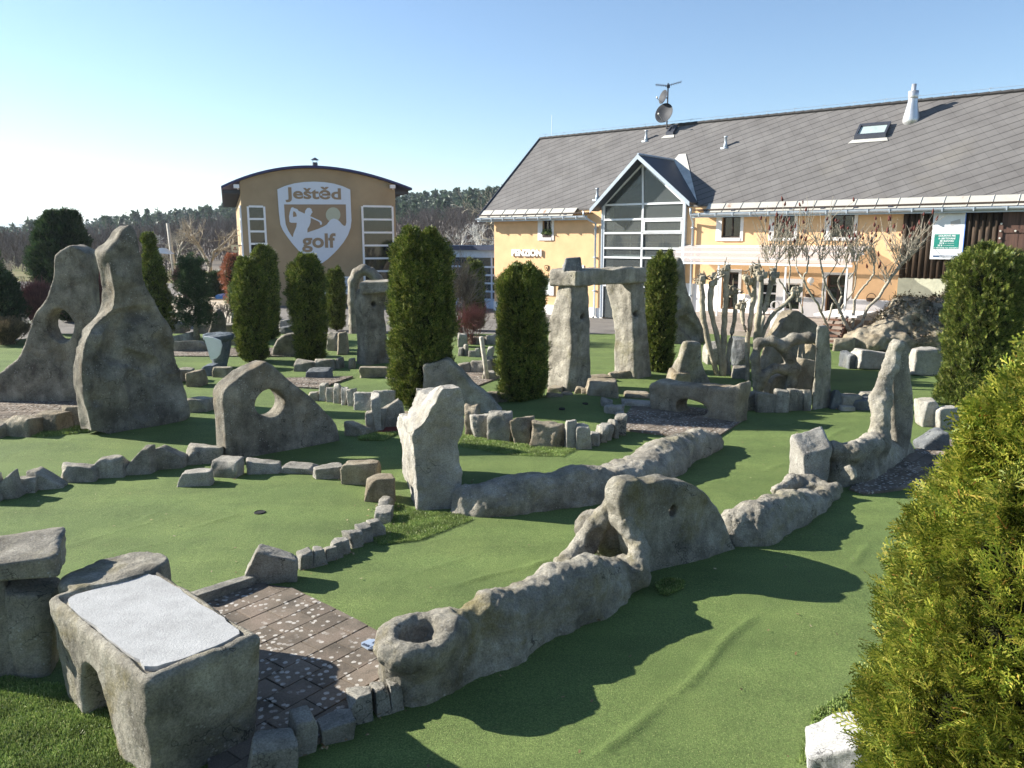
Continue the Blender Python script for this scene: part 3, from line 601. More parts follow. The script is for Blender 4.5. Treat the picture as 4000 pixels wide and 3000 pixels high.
def seg(name, a, b, wd, ht, mat, label, cat, group=None, z=0.):
    A, B = G(*a), G(*b); fr = Frame(A, B-A); L = np.linalg.norm(B-A); W, Q = rockgeo(L, wd, ht, int(a[0]+b[1]), (0, 0), 16, .5, 1, 20); W[:, 0] += L/2; W[:, 1] += wd/2; W[:, 2] += ht/2-.02+z
    return tag(mk(name, fr.pts(W), Q, mat, None, True, A), label, cat, group)
# ================================================================ STONE ROWS
ORD = 'first second third fourth fifth sixth seventh eighth ninth tenth eleventh twelfth thirteenth fourteenth fifteenth sixteenth seventeenth eighteenth'.split()
def row(name, group, fmt, cat, items, dep=None, mat=ST_GRAN, **kw):
    for i, it in enumerate(items):
        box, ex = it[:4], (it[4] if len(it) > 4 else {}); k = dict(kw); k.update(ex); m = k.pop('mat', mat); d = k.pop('dep', dep); lab = k.pop('lab', '')
        rock(name, box, d, (lab+' ' if lab else '')+fmt.format(ORD[i]), cat, group, m, **k)
row('edging_stone', 'stones edging the left green on its far side', 'edging stone, {} from the left along the upper edge of the left green', 'edging stone', [
    (-60, 8, 1835, 1965, dict(top=(-.3, 0))), (0, 75, 1841, 1952, dict(top=(-1.0, 0))), (68, 149, 1866, 1925), (120, 252, 1835, 1912, dict(top=(.7, 0), extra=(((1.2, 0, 1), .3),))), (253, 382, 1816, 1882), (380, 495, 1787, 1866), (495, 612, 1744, 1852, dict(top=(-1.1, 0), cuts=1)), (617, 737, 1737, 1832, dict(top=(.6, 0))), (735, 873, 1744, 1813)], dep=.24, mat=ST_CONC, yaw=8)
row('edging_stone', 'stones edging the left green before the pierced slab', 'edging stone, {} from the left below the pierced slab', 'edging stone', [
    (701, 835, 1841, 1902), (823, 950, 1794, 1868), (966, 1100, 1805, 1855), (1097, 1238, 1819, 1853), (1228, 1348, 1823, 1876), (1342, 1486, 1805, 1898, dict(mat=ST_TAN)), (1430, 1547, 1862, 1962, dict(mat=ST_TAN)), (1486, 1532, 1950, 2000), (1466, 1534, 1993, 2045)], dep=.26, mat=ST_GRAN)
row('curb_sett', 'setts in the curved curb of the left green', 'granite sett, {} down the curved curb behind the jagged block', 'curb stone', [
    (1434, 1500, 2036, 2100), (1393, 1455, 2058, 2118), (1355, 1418, 2078, 2140), (1310, 1370, 2110, 2165), (1290, 1335, 2120, 2180), (1262, 1314, 2137, 2192), (1218, 1272, 2146, 2210), (1163, 1222, 2160, 2225)], dep=.13, mat=ST_GRAN, cuts=1, yaw=35, rough=.3)
rock('jagged_block', (966, 1165, 2118, 2285), .2, 'jagged grey block at the corner of the front paving', 'edging stone', mat=ST_GRAN, yaw=12, top=(.35, 0), n=20, cuts=3, extra=(((-.9, 0, .5), .17),), seed=12)
seg('curb_slab', (745, 2388), (1003, 2296), .12, .13, ST_GRAN, 'long low curb slab between the left green and the front paving', 'curb stone')
row('curb_block', 'granite blocks edging the front paving', 'granite block, {} from the left along the lower edge of the front paving', 'curb stone', [
    (975, 1160, 2885, 3040), (1135, 1247, 2795, 2950), (1245, 1382, 2808, 2905), (1357, 1462, 2700, 2825), (1450, 1520, 2682, 2795), (1510, 1575, 2665, 2780), (1533, 1585, 2565, 2700, dict(mat=ST_PALE, dep=.12))], dep=.17, mat=ST_GRAN, yaw=24, cuts=1, rough=.35, n=14)
row('boulder', 'boulders edging the left paving', 'tan boulder, {} from the left beside the left paving', 'boulder', [(-20, 38, 1650, 1712), (35, 157, 1625, 1704), (153, 266, 1612, 1686), (257, 350, 1590, 1666)], dep=.4, mat=ST_TAN, cuts=4)
row('rough_block', 'rough granite blocks in the curved row', 'rough upright block, {} from the left in the curved row beyond the pale slab', 'edging stone', [
    (1816, 1874, 1586, 1696, dict(mat=ST_TAN)), (1843, 1915, 1618, 1710), (1906, 2003, 1608, 1724), (1998, 2083, 1631, 1735, dict(mat=ST_TAN)), (2079, 2205, 1654, 1746, dict(mat=ST_TAN)), (2206, 2250, 1645, 1750, dict(dep=.14, rough=.2, cuts=0)), (2245, 2308, 1660, 1753), (2305, 2345, 1692, 1740), (2332, 2368, 1662, 1729), (2352, 2391, 1656, 1719), (2380, 2413, 1643, 1712), (2402, 2446, 1620, 1700), (2400, 2446, 1612, 1640), (2357, 2436, 1586, 1624), (2346, 2392, 1560, 1602)], dep=.26, mat=ST_GRAN, rough=.9)
row('picket_stone', 'thin upright stones fencing the far green', 'thin pale upright stone, {} from the left in the little stone fence', 'edging stone', [
    (1250, 1283, 1498, 1567), (1280, 1309, 1515, 1572), (1305, 1338, 1500, 1577), (1336, 1361, 1516, 1582), (1359, 1392, 1522, 1587), (1388, 1460, 1534, 1604), (1450, 1545, 1530, 1612)], dep=.16, mat=ST_PALE, cuts=1, yaw=-8)
row('upright_stone', 'dark stones in front of the dark paving', 'upright stone, {} from the left ending the little stone fence', 'edging stone', [(1352, 1442, 1645, 1706, dict(top=(.4, 0))), (1433, 1468, 1608, 1692), (1462, 1508, 1598, 1684), (1457, 1490, 1537, 1690, dict(mat=ST_PALE, rough=.1, cuts=0)), (1478, 1580, 1550, 1672, dict(top=(-.6, 0)))], dep=.2, mat=ST_CONC)
row('loose_rock', 'loose rocks around the trilith', 'loose rock, {} from the left at the feet of the two big pillars', 'rock', [
    (1580, 1620, 1610, 1640), (1900, 1950, 1530, 1575), (1945, 2000, 1535, 1575), (2135, 2195, 1537, 1573), (2190, 2240, 1535, 1562), (2243, 2285, 1515, 1552), (2270, 2312, 1520, 1556), (2295, 2412, 1483, 1566), (2140, 2200, 1512, 1535), (2300, 2380, 1468, 1492), (2380, 2420, 1455, 1480), (2410, 2470, 1450, 1480), (2440, 2540, 1535, 1556), (2613, 2695, 1450, 1502)], mat=ST_TAN, cuts=4)
seg('flat_step', (2415, 1588), (2548, 1598), .5, .09, ST_PALE, 'pale flat step slab left of the tunnel bench', 'slab')
row('fence_slab', 'upright slabs in front of the pollarded shrubs', 'upright slab, {} from the left in the slab fence right of the tunnel bench', 'edging stone', [
    (2895, 2955, 1530, 1605), (2950, 3025, 1535, 1612), (3022, 3076, 1527, 1612), (3072, 3108, 1522, 1605), (3105, 3135, 1525, 1603), (3132, 3162, 1525, 1605)], dep=.14, mat=ST_CONC, cuts=0, yaw=0, rough=.3)
row('low_stone', 'low stones left of the tall pillar', 'low stone, {} from the left along the green left of the tall pillar', 'edging stone', [
    (3243, 3278, 1525, 1600, dict(mat=ST_DARK)), (3275, 3355, 1543, 1600), (3275, 3330, 1585, 1606, dict(mat=ST_PALE)), (3325, 3435, 1558, 1604, dict(mat=ST_DARK)), (3352, 3430, 1535, 1565)], dep=.25, mat=ST_CONC)
row('pale_block', 'pale blocks right of the tall pillar', 'pale block, {} from the left beyond the tall pillar', 'rock', [(3578, 3650, 1562, 1665, dict(mat=ST_PALE)), (3650, 3730, 1590, 1675, dict(mat=ST_PALE)), (3580, 3680, 1680, 1765, dict(mat=ST_DARK, top=(-.8, 0)))], dep=.3, mat=ST_CONC)
# ---- right hand sculpture group
slab('pale_slab', ((2985, 1465), (3215, 1445)), [(2990, 1470), (3025, 1330), (3060, 1260), (3090, 1218), (3125, 1216), (3155, 1238), (3195, 1268), (3215, 1330), (3225, 1450)], .35, ST_TAN, 'big pale triangular slab behind the ring sculpture', 'standing stone', rnd=.03, h=.03)
post('shaded_pillar', (3215, 1603), 35, [(1272, 3188, 3200, 3232), (1300, 3185, 3198, 3243), (1400, 3176, 3190, 3252), (1500, 3172, 3185, 3250), (1603, 3162, 3178, 3247)], ST_CONC, 'dark square pillar to the right of the ring sculpture', 'pillar', rnd=.05, h=.03)
def ringsc():
    Yd = G(3000, 1560)[1]; fr = Frame(G(2950, 1560), (1, 0)); L = [[(2960, 1500), (2950, 1400), (2965, 1340), (3010, 1332), (3050, 1350), (3085, 1400), (3100, 1440), (3060, 1450)], [(3050, 1350), (3100, 1325), (3160, 1318), (3200, 1330)], [(3100, 1440), (3020, 1440), (2980, 1470), (2950, 1560)], [(3100, 1440), (3090, 1500), (3060, 1560)]]
    T = [[fr_l(fr, P3(x, y, Yd+.15)) for x, y in l] for l in L]
    def fn(X, Y, Z):
        f = 1e3
        for l in T:
            for a, b in zip(l[:-1], l[1:]):
                e = b-a; t = np.clip(((X-a[0])*e[0]+(Y-a[1])*e[1]+(Z-a[2])*e[2])/(e@e), 0, 1); g = np.sqrt((X-a[0]-e[0]*t)**2+((Y-a[1]-e[1]*t)*.75)**2+(Z-a[2]-e[2]*t)**2)-.085; f = smin(f, g, .08)
        return f
    tag(sculpt('ring_sculpture', fr, fn, ((-.4, 1.7), (-.3, .7), (-.1, 1.5)), .025, ST_TALL), 'dark concrete loop sculpture behind the right pollarded shrub', 'sculpture')
ringsc()
row('rugged_rock', 'rugged rocks before the loop sculpture', 'rugged rock, {} from the left before the loop sculpture', 'rock', [(2955, 2998, 1470, 1545, dict(mat=ST_PALE, top=(.5, 0))), (2995, 3075, 1462, 1545), (3062, 3130, 1395, 1545, dict(top=(-.4, 0))), (3095, 3165, 1405, 1548), (3120, 3180, 1340, 1500, dict(mat=ST_TAN)), (3150, 3200, 1320, 1500, dict(mat=ST_TAN)), (3165, 3195, 1475, 1555)], dep=.45, mat=ST_TAN, cuts=5)
post('wedge_stone', (2640, 1500), 10, [(1335, 2672, 2678, 2722), (1345, 2664, 2680, 2740), (1400, 2648, 2665, 2745), (1450, 2618, 2650, 2758), (1500, 2612, 2640, 2775)], ST_CONC, 'grey wedge shaped stone left of the pollarded shrubs', 'standing stone', rnd=.05, h=.028)
rock('spotted_boulder', (2748, 2815, 1345, 1425), .5, 'grey boulder between the wedge stone and the shrubs', 'boulder', mat=ST_GRAN); rock('dark_boulder', (2850, 2925, 1322, 1440), .6, 'dark lichen spotted boulder behind the pollarded shrubs', 'boulder', mat=ST_DARK, n=14)
rock('shaded_rock', (2850, 2920, 1430, 1480), .4, 'rock lying in shade between the two pollarded shrubs', 'rock', mat=ST_CONC)
slab('figure_sculpture', ((2620, 1345), (2765, 1340)), [(2620, 1350), (2618, 1240), (2618, 1140), (2628, 1040), (2640, 1012), (2656, 1004), (2668, 1016), (2676, 1050), (2688, 1140), (2715, 1200), (2745, 1270), (2765, 1345)], .5, ST_TALL, 'tall slender figure like sculpture by the house with an eye shaped hole', 'sculpture', holes=((2652, 1172, 8, 16),), rnd=.1, h=.035, carve=((2640, 1080, 2650, 1180, .2), (2670, 1260, 2710, 1310, .22)))
row('low_wall_block', 'pale walls on the far right green', 'pale weathered wall block, {} from the left on the far right green', 'wall block', [(3290, 3330, 1378, 1440, dict(mat=ST_DARK)), (3328, 3488, 1352, 1442, dict(top=(.15, 0))), (3555, 3655, 1362, 1468)], dep=.45, mat=ST_PALE, cuts=2)
rock('round_rock', (3160, 3225, 1330, 1365), .5, 'round pale rock at the foot of the sumac', 'rock', mat=ST_TAN, seed=4); rock('bank_rock', (3255, 3335, 1322, 1372), .5, 'rock beside the sumac trunk under the bank', 'rock', mat=ST_TAN)
# ---- middle distance
post('face_pillar', (1428, 1427), 42, [(1130, 1392, 1418, 1508), (1150, 1386, 1414, 1512), (1200, 1380, 1416, 1510), (1240, 1388, 1424, 1504), (1300, 1390, 1430, 1508), (1360, 1391, 1430, 1520), (1427, 1390, 1428, 1540)], ST_TALL, 'torso shaped stone pillar with capstone left of the big cypress', 'pillar', rnd=.05, h=.03, holes=((1462, 1188, .07),))
def cap2():
    C = P3(1500, 1115, G(1470, 1427)[1]+.3); W, Q = rockgeo(1.05, .6, .24, 3, (0, 0), 12, .5, 1); tag(mk('cap_slab', W+C, Q, ST_CONC, None, True), 'flat slab lying on the torso shaped pillar', 'slab')
cap2()
def arch2():
    Yd = G(1400, 1300)[1]; fr = Frame(G(1380, 1300), (1, .1)); L = [(1383, 1300), (1378, 1180), (1380, 1100), (1395, 1068), (1420, 1052), (1450, 1065), (1475, 1090), (1500, 1120)]
    T = [fr_l(fr, P3(x, y, Yd+.2)) for x, y in L]
    def fn(X, Y, Z):
        f = 1e3
        for a, b in zip(T[:-1], T[1:]):
            e = b-a; t = np.clip(((X-a[0])*e[0]+(Y-a[1])*e[1]+(Z-a[2])*e[2])/(e@e), 0, 1); g = np.sqrt((X-a[0]-e[0]*t)**2+((Y-a[1]-e[1]*t)*.6)**2+(Z-a[2]-e[2]*t)**2)-.16; f = smin(f, g, .1)
        return f
    tag(sculpt('arched_sculpture', fr, fn, ((-.5, 1.8), (-.4, .8), (-.1, 2.6)), .04, ST_TALL), 'hooked arch of concrete standing behind the torso shaped pillar', 'sculpture')
arch2()
BLUE = stone_mat('blue_painted_stone', (.07, .09, .11), (.13, .155, .18), (.21, .24, .27), .1, .3)
def funnel():
    O = G(850, 1440); r = O[1]*cp/FPX; m = MB(); z1 = hgt(O, 1310); rs = np.random.RandomState(2)
    fr = Frame(O, (1, 0)); 
    def fn(X, Y, Z):
        t = np.clip(Z/z1, 0, 1); R_ = (.14+.16*t+.05*(t > .85)); q = np.sqrt((X)**2+(Y-.2)**2)-R_; return smax(q*.9, Z-z1, .03)
    o = tag(sculpt('funnel_stone', fr, fn, ((-.5, .5), (-.3, .7), (-.1, z1+.1)), .03, BLUE), 'blue tinted funnel shaped stone with a white painted panel', 'sculpture')
    P = [(795, 1315), (830, 1318), (860, 1330), (866, 1350), (858, 1385), (845, 1400), (822, 1406), (812, 1370)]; V = []
    m.poly([P3(x, y, O[1]-.13+.07*(1400-y)/90*-1) for x, y in P], (0, .05, 0), 1.0) ; m.build('painted_panel', WHITE, o)
funnel()
slab('fin_stone', ((812, 1320), (880, 1318)), [(808, 1325), (828, 1250), (838, 1215), (850, 1206), (868, 1220), (880, 1245), (886, 1320)], .3, ST_TALL, 'pointed dark fin stone behind the blue funnel stone', 'standing stone', rnd=.04, h=.04)
slab('round_top_slab', ((1065, 1392), (1165, 1392)), [(1060, 1395), (1064, 1360), (1078, 1330), (1105, 1310), (1140, 1304), (1180, 1312), (1200, 1340), (1205, 1395)], .35, ST_TALL, 'half round slab between the two dark cypresses', 'standing stone', rnd=.05, h=.035)
seg('low_bench', (672, 1375), (800, 1375), .3, .3, ST_CONC, 'low long bench wall left of the blue funnel stone', 'wall block')
row('distant_stone', 'stones around the far greens', 'stone, {} from the left among the far greens', 'stone', [
    (640, 660, 1180, 1300, dict(mat=ST_TALL)), (690, 772, 1303, 1330), (735, 790, 1240, 1265), (775, 830, 1255, 1300), (690, 730, 1262, 1300), (870, 935, 1266, 1310), (905, 960, 1225, 1262), (900, 940, 1300, 1350), (1095, 1150, 1250, 1290, dict(mat=ST_PALE)), (1100, 1155, 1275, 1305, dict(mat=ST_DARK)), (1285, 1330, 1300, 1370), (1325, 1360, 1295, 1385, dict(mat=ST_TAN)), (1362, 1390, 1240, 1275)], dep=.5, mat=ST_CONC)
row('edge_rock', 'rocks edging the dark paving', 'edge rock, {} from the left along the dark far paving', 'rock', [
    (640, 700, 1450, 1500), (690, 760, 1440, 1490), (740, 800, 1450, 1510, dict(mat=ST_TAN)), (800, 850, 1425, 1470, dict(mat=BLUE)), (840, 905, 1435, 1475), (740, 825, 1556, 1612), (1160, 1230, 1410, 1450), (1225, 1310, 1405, 1445), (1315, 1338, 1400, 1440), (1360, 1392, 1402, 1440), (1200, 1300, 1445, 1480, dict(mat=ST_DARK)), (1410, 1530, 1435, 1475, dict(mat=ST_TAN)), (1210, 1252, 1532, 1568)], dep=.35, mat=ST_CONC)
row('garden_stone', 'small stones behind the leaning wooden post', 'small stone, {} from the left between the big cypress and the square one', 'stone', [
    (1788, 1825, 1298, 1358, dict(mat=ST_GRAN)), (1790, 1812, 1360, 1392), (1812, 1830, 1346, 1390), (1830, 1860, 1372, 1395), (1858, 1880, 1362, 1395), (1905, 1928, 1355, 1395, dict(mat=ST_PALE)), (1790, 1840, 1420, 1458, dict(mat=ST_CONC)), (1840, 1920, 1410, 1460, dict(mat=ST_CONC)), (1885, 1940, 1450, 1485, dict(mat=ST_CONC)), (1900, 1935, 1400, 1440, dict(mat=ST_TAN)), (1830, 1900, 1318, 1345, dict(mat=ST_TAN)), (1895, 1935, 1310, 1345)], dep=.3, mat=ST_GRAN)
# cups, plates, posts
CUP_SHADE = plain('cup_shade', (.006, .006, .007), .8)  # black stands in for the dark inside the hole; the turf stays uncut
for (x, y), r_, lb in (((1015, 2002), .062, 'hole cup on the left green, a black disc for its dark inside'), ((2195, 1596), .055, 'hole cup on the far mound beside the rough blocks'), ((2286, 1576), .05, 'smaller hole cup near the step slab')):
    p = G(x, y); zz = 0.0
    for q, hh, rr_ in (((2200, 1590), .13, .8), ((2310, 1560), .06, .5), ((1060, 1950), .02, 1.2)): zz += hh*math.exp(-(np.linalg.norm((p-G(*q))[:2])/rr_)**2)
    zz += float(.010*vnoise(p[None]*[1, 1, 0], .8)[0]+.003*vnoise(p[None]*[1, 1, 0], 3.1, 2)[0]); p = G(x, y, zz)
    m = MB().lathe((p[0], p[1], zz-.02), [(r_, 0), (r_, .028), (r_*.93, .03), (r_*.9, .025)], 24); tag(m.build('hole_cup', CUP_SHADE, base=p), lb, 'golf hole')
    m = MB().lathe((p[0], p[1], zz+.0075), [(r_*.9, 0), (r_*.9, .0015)], 24); 
def plate():
    TM = plain('plate_grey', (.36, .42, .5), .35, .3); P = [(1403, 2517), (1440, 2498), (1484, 2508), (1482, 2522), (1445, 2538)]; cz = .045
    P = chaikin([G(x, y, cz)[:2] for x, y in ((1402, 2515), (1452, 2494), (1490, 2510), (1446, 2541))], 1)
    o = tag(MB().poly([(p[0], p[1], cz-.008) for p in P], (0, 0, 1), .012).build('number_plate', TM), 'small grey metal plate lying on the paving by the trough wall', 'number plate')
    return o, cz+.006
PLATE, PZ = plate()
PLATE_MARK = 1
def post_wood(name, a, b, r_, label, Yd):
    A = G(*a); B = P3(b[0], b[1], A[1]); m = MB().tube([A-np.array([0, 0, .05]), A*.5+B*.5, B-np.array([0, 0, .0]), B+np.array([0, 0, .012])], [r_, r_, r_*.97, r_*.8], 10); tag(m.build(name, WOOD, None, True, A), label, 'post')
post_wood('leaning_wooden_post', (1905, 1485), (1880, 1318), .05, 'leaning pale wooden post left of the square cypress', 0)
post_wood('wooden_post', (2651, 1340), (2646, 1198), .06, 'short upright wooden post before the slender figure sculpture', 0)
# ================================================================ BUILDINGS
YEL = plain('yellow_plaster', (.74, .475, .26), .9, var=.1, sc=1.6, bump=.25, spec=.1)
OCH = plain('ochre_plaster', (.36, .275, .17), .9, var=.1, sc=1.2, bump=.2, spec=.1)
def textmesh(s, bold=.0, ext=.02):
    c = bpy.data.curves.new('t', 'FONT'); c.body = s; c.size = 1; c.offset = bold; c.extrude = ext; c.align_x = 'LEFT'; c.resolution_u = 4
    o = bpy.data.objects.new('t', c); col.objects.link(o); dg = bpy.context.evaluated_depsgraph_get(); me = bpy.data.meshes.new_from_object(o.evaluated_get(dg))
    V = np.array([v.co[:] for v in me.vertices]); F = [tuple(p.vertices) for p in me.polygons]; bpy.data.objects.remove(o); bpy.data.curves.remove(c); bpy.data.meshes.remove(me); return V, F
def text_on(name, fr, s, a0, a1, z0, z1, off, mat, parent=None, bold=.0, th=.03, label=None, cat=None, flat=None):
    """lettering fitted to a rectangle on an upright plane (or, with flat=(u, v, origin), on a lying one)"""
    V, F = textmesh(s, bold); lo, hi = V.min(0), V.max(0); u = (V[:, 0]-lo[0])/(hi[0]-lo[0])*(a1-a0)+a0; v = (V[:, 1]-lo[1])/(hi[1]-lo[1])*(z1-z0)+z0; t = (V[:, 2]-lo[2])/(hi[2]-lo[2])*th
    W = fr.pts(np.stack([u, off-t, v], 1)) if flat is None else flat[2]+u[:, None]*flat[0]+v[:, None]*flat[1]+t[:, None]*np.array([0, 0, 1.])
    o = mk(name, W, F, mat, parent)
    if label: tag(o, label, cat)
    return o
def plate_text():
    dk = plain('plate_print', (.06, .07, .1), .6)
    for s_, a, b, c in (('17', (1452, 2512), (1478, 2520), (1462, 2502)), ('PAR 2', (1412, 2518), (1449, 2532), (1420, 2511))):
        A, B_, C_ = G(*a, PZ), G(*b, PZ), G(*c, PZ); u = B_-A; v = C_-A; v = v-u*(v@u)/(u@u)
        V, F = textmesh(s_, .02); lo, hi = V.min(0), V.max(0); W = A+((V[:, :1]-lo[0])/(hi[0]-lo[0]))*u+((V[:, 1:2]-lo[1])/(hi[1]-lo[1]))*v+((V[:, 2:]-lo[2])/(hi[2]-lo[2]))*np.array([0, 0, .0015]); mk('lettering', W, F, dk, PLATE)
plate_text()
def window(fr, a0, a1, z0, z1, parent, rec=.1, fw=.05, cols=2, transom=.72, fmat=None, gmat=None, name='window'):
    m = MB(fr); f = rec
    m.box(a0, a0+fw, f, f+.07, z0, z1); m.box(a1-fw, a1, f, f+.07, z0, z1); m.box(a0+fw, a1-fw, f, f+.07, z0, z0+fw); m.box(a0+fw, a1-fw, f, f+.07, z1-fw, z1)
    for i in range(1, cols):
        x = a0+(a1-a0)*i/cols; m.box(x-fw*.5, x+fw*.5, f+.005, f+.06, z0+fw, z1-fw)
    if transom: zt = z0+(z1-z0)*transom; m.box(a0+fw, a1-fw, f-.003, f+.058, zt-fw*.5, zt+fw*.5)
    w_ = m.build(name, fmat, parent); g = MB(fr).box(a0+fw*.6, a1-fw*.6, f+.03, f+.042, z0+fw*.6, z1-fw*.6).build('pane', gmat or GLASSD, w_); return w_
BRN = plain('dark_brown_frame', (.05, .03, .02), .5)
INT = plain('dark_interior', (.06, .055, .05), .9); INTL = plain('pale_interior', (.78, .76, .72), .9); CURT = plain('net_curtain', (.5, .5, .48), .9, var=.2, sc=20)
# ---------------------------------------------------------------- guest house
HF = Frame(G(2316, 1236)*[1, 1, 0], (.774, -.633)); HL, HR, HX = -5.15, 11.17, 19.5; EZ = 4.22; DB = 9.0
house = thing('guest_house', HF.at(3, 4, 0), 'long yellow guest house with steep slate roof, glazed gable and dark log barn end', 'building')
def R4(x0, y0, x1, y1, off=0.): a = HF.on(x0, y1, off); b = HF.on(x1, y0, off); return a[0], b[0], a[1], b[1]
OP = [R4(2120, 835, 2157, 928), R4(2818, 814, 2897, 929), R4(3022, 807, 3109, 929), R4(3243, 802, 3343, 927), R4(2815, 1064, 2887, 1206), R4(2965, 1108, 3035, 1208), R4(3058, 1108, 3128, 1212), R4(3221, 1075, 3316, 1228), R4(2212, 1044, 2272, 1105)]
GB = R4(2357, 1000, 2665, 1234); ZG = GB[3]
def wallholes(fr, a0, a1, z0, z1, holes, th, name, mat, parent):
    A = sorted({a0, a1, *[h[0] for h in holes], *[h[1] for h in holes]}); Z = sorted({z0, z1, *[h[2] for h in holes], *[h[3] for h in holes]}); m = MB(fr)
    for i in range(len(A)-1):
        for j in range(len(Z)-1):
            c = ((A[i]+A[i+1])/2, (Z[j]+Z[j+1])/2)
            if any(h[0] < c[0] < h[1] and h[2] < c[1] < h[3] for h in holes): continue
            m.add([(A[i], 0, Z[j]), (A[i+1], 0, Z[j]), (A[i+1], 0, Z[j+1]), (A[i], 0, Z[j+1])], [(0, 1, 2, 3)])
    for h in holes:
        x0, x1, y0, y1 = h; m.add([(x, y, z) for y in (0, th) for x, z in ((x0, y0), (x1, y0), (x1, y1), (x0, y1))], [(0, 1, 5, 4), (1, 2, 6, 5), (2, 3, 7, 6), (3, 0, 4, 7)])
    return m, m
holes = [(a, b, c, d) for a, b, c, d in OP]+[(GB[0], GB[1], -.1, EZ)]
m, _ = wallholes(HF, HL, HR, -.1, EZ, holes, .22, 'wall', YEL, house)
m.box(HL, HL+.02, .02, DB, -.1, EZ); m.box(HL+.02, HR, DB, DB+.1, -.1, EZ)
RIDGE_O, RIDGE_Z = 4.0, 7.58
m.add([(HL, 0, EZ), (HL, DB, EZ), (HL, RIDGE_O, RIDGE_Z-.2)], [(0, 1, 2)]); wallo = m.build('wall', YEL, house)
MB(HF).box(HL+.1, HR, .55, .6, -.1, EZ).box(HL+.1, HR, .6, DB-.1, 2.35, 2.45).build('inner_wall', INT, house)
# plinth and white plaster surrounds
m = MB(HF); zt = .72
segs = [(HL-.02, GB[0]-.02), (GB[1]+.03, OP[4][0]-.13), (OP[4][1]+.13, OP[5][0]-.13), (OP[6][1]+.13, OP[7][0]-.13), (OP[7][1]+.13, HR)]
for i, (a, b) in enumerate(segs):
    q = zt if i == 0 else 1.45 if i == 1 else 1.15
    if i == 0: q = .35
    MB(HF).box(a, b, -.035, -.002, -.1, q).build('plinth', PLAST, house)
SURR = [(2102, 833, 2165, 939), (2796, 805, 2909, 941), (3002, 800, 3121, 940), (3218, 792, 3357, 940), (2795, 1052, 2899, 1222), (2950, 1090, 3140, 1222), (3203, 1066, 3334, 1248), (2199, 1036, 2282, 1112)]
HOLE = [[0], [1], [2], [3], [4], [5, 6], [7], [8]]
for S, hs in zip(SURR, HOLE):
    a, b, z0, z1 = R4(*S); z1 = min(z1, EZ-.03); m = MB(HF); x = a; f0 = -.03
    for i in hs:
        o = OP[i]; m.box(x, o[0], f0, .0, z0, z1); m.box(o[0], o[1], f0, .0, o[3], z1)
        if o[2]-z0 > .02: m.box(o[0], o[1], f0-.02, .0, z0, o[2])
        x = o[1]
    m.box(x, b, f0, .0, z0, z1); m.build('window_surround', PLAST, house)
for i, o in enumerate(OP):
    if i in (4, 7): window(HF, *o, house, .12, .07, 2, .72, BRN, name='door'); continue
    w_ = window(HF, *o, house, .1, .055, 2 if i < 5 else 1, .72 if i < 4 else .62, BRN if i < 4 else WHITE, name='window')
    if i < 4:
        MB(HF).box(o[0]+.06, o[1]-.06, .17, .18, o[2]+(o[3]-o[2])*.74, o[3]-.06).build('curtain', CURT, w_)
        MB(HF).box(o[0], o[1], .0, .1, o[2]-.02, o[2]+.03).build('sill', BRN, w_)
fb = OP[0]; rs = np.random.RandomState(4); m = MB(HF); m.box(fb[0]+.02, fb[1]-.02, -.04, .09, fb[2]+.03, fb[2]+.14); fbx = m.build('flower_box', BRN, house)
V = []; F = []
for i in range(260):
    c = np.array([rs.uniform(fb[0], fb[1]), rs.uniform(-.1, .08), fb[2]+.14+abs(rs.normal(0, .09))]); a = rs.normal(0, .035, 3); b = rs.normal(0, .02, 3); k = len(V); V += [c-a, c+b, c+a, c-b]; F.append((k, k+1, k+2, k+3))
tag(mk('flowers', HF.pts(V), F, LEAF_GREEN, fbx))
# roof
def onslope(s, o, up=0.): return (s, o, EZ+.02+(RIDGE_Z-EZ)*(o)/RIDGE_O+up)
EO = -.38
RM = NB('slate_roof'); uv = RM.n('ShaderNodeUVMap').outputs[0]; sx = RM.n('ShaderNodeSeparateXYZ', {0: uv})
def lines(a, b, per, w_): 
    q = RM.math('ADD', RM.math('MULTIPLY', sx.outputs[0], a/per), RM.math('MULTIPLY', sx.outputs[1], b/per)); fr_ = RM.math('FRACT', q); return fr_, RM.math('LESS_THAN', fr_, w_), RM.math('FLOOR', q)
f1, l1, c1 = lines(-.5, .87, .33, .13); f2, l2, c2 = lines(.87, .5, .33, .05)
cell = RM.n('ShaderNodeTexWhiteNoise', {'Vector': RM.n('ShaderNodeCombineXYZ', {0: c1, 1: c2}).outputs[0]}, noise_dimensions='2D').outputs['Value']
c_ = RM.ramp(RM.noise(1.3, 6, .6), [(.3, (.115, .108, .104)), (.7, (.16, .152, .146))]); c_ = RM.mix(1., c_, RM.ramp(cell, [(0, .95), (.97, 1.04), (1., .85)]), 'MULTIPLY')
c_ = RM.mix(RM.math('MULTIPLY', RM.ramp(RM.noise(.5, 3), [(.6, 0.), (.75, 1.)]), .12), c_, (.3, .27, .2))
c_ = RM.mix(1., c_, RM.ramp(RM.math('ADD', RM.math('MULTIPLY', l1, .6), RM.math('MULTIPLY', l2, .2)), [(0, 1.), (.8, .35)]), 'MULTIPLY')  # wide dark lines paint the overlap shadow of the slates; thin ones are joints
RM = RM.out(c_, .75, RM.bump(f1, .6, .02), .25)
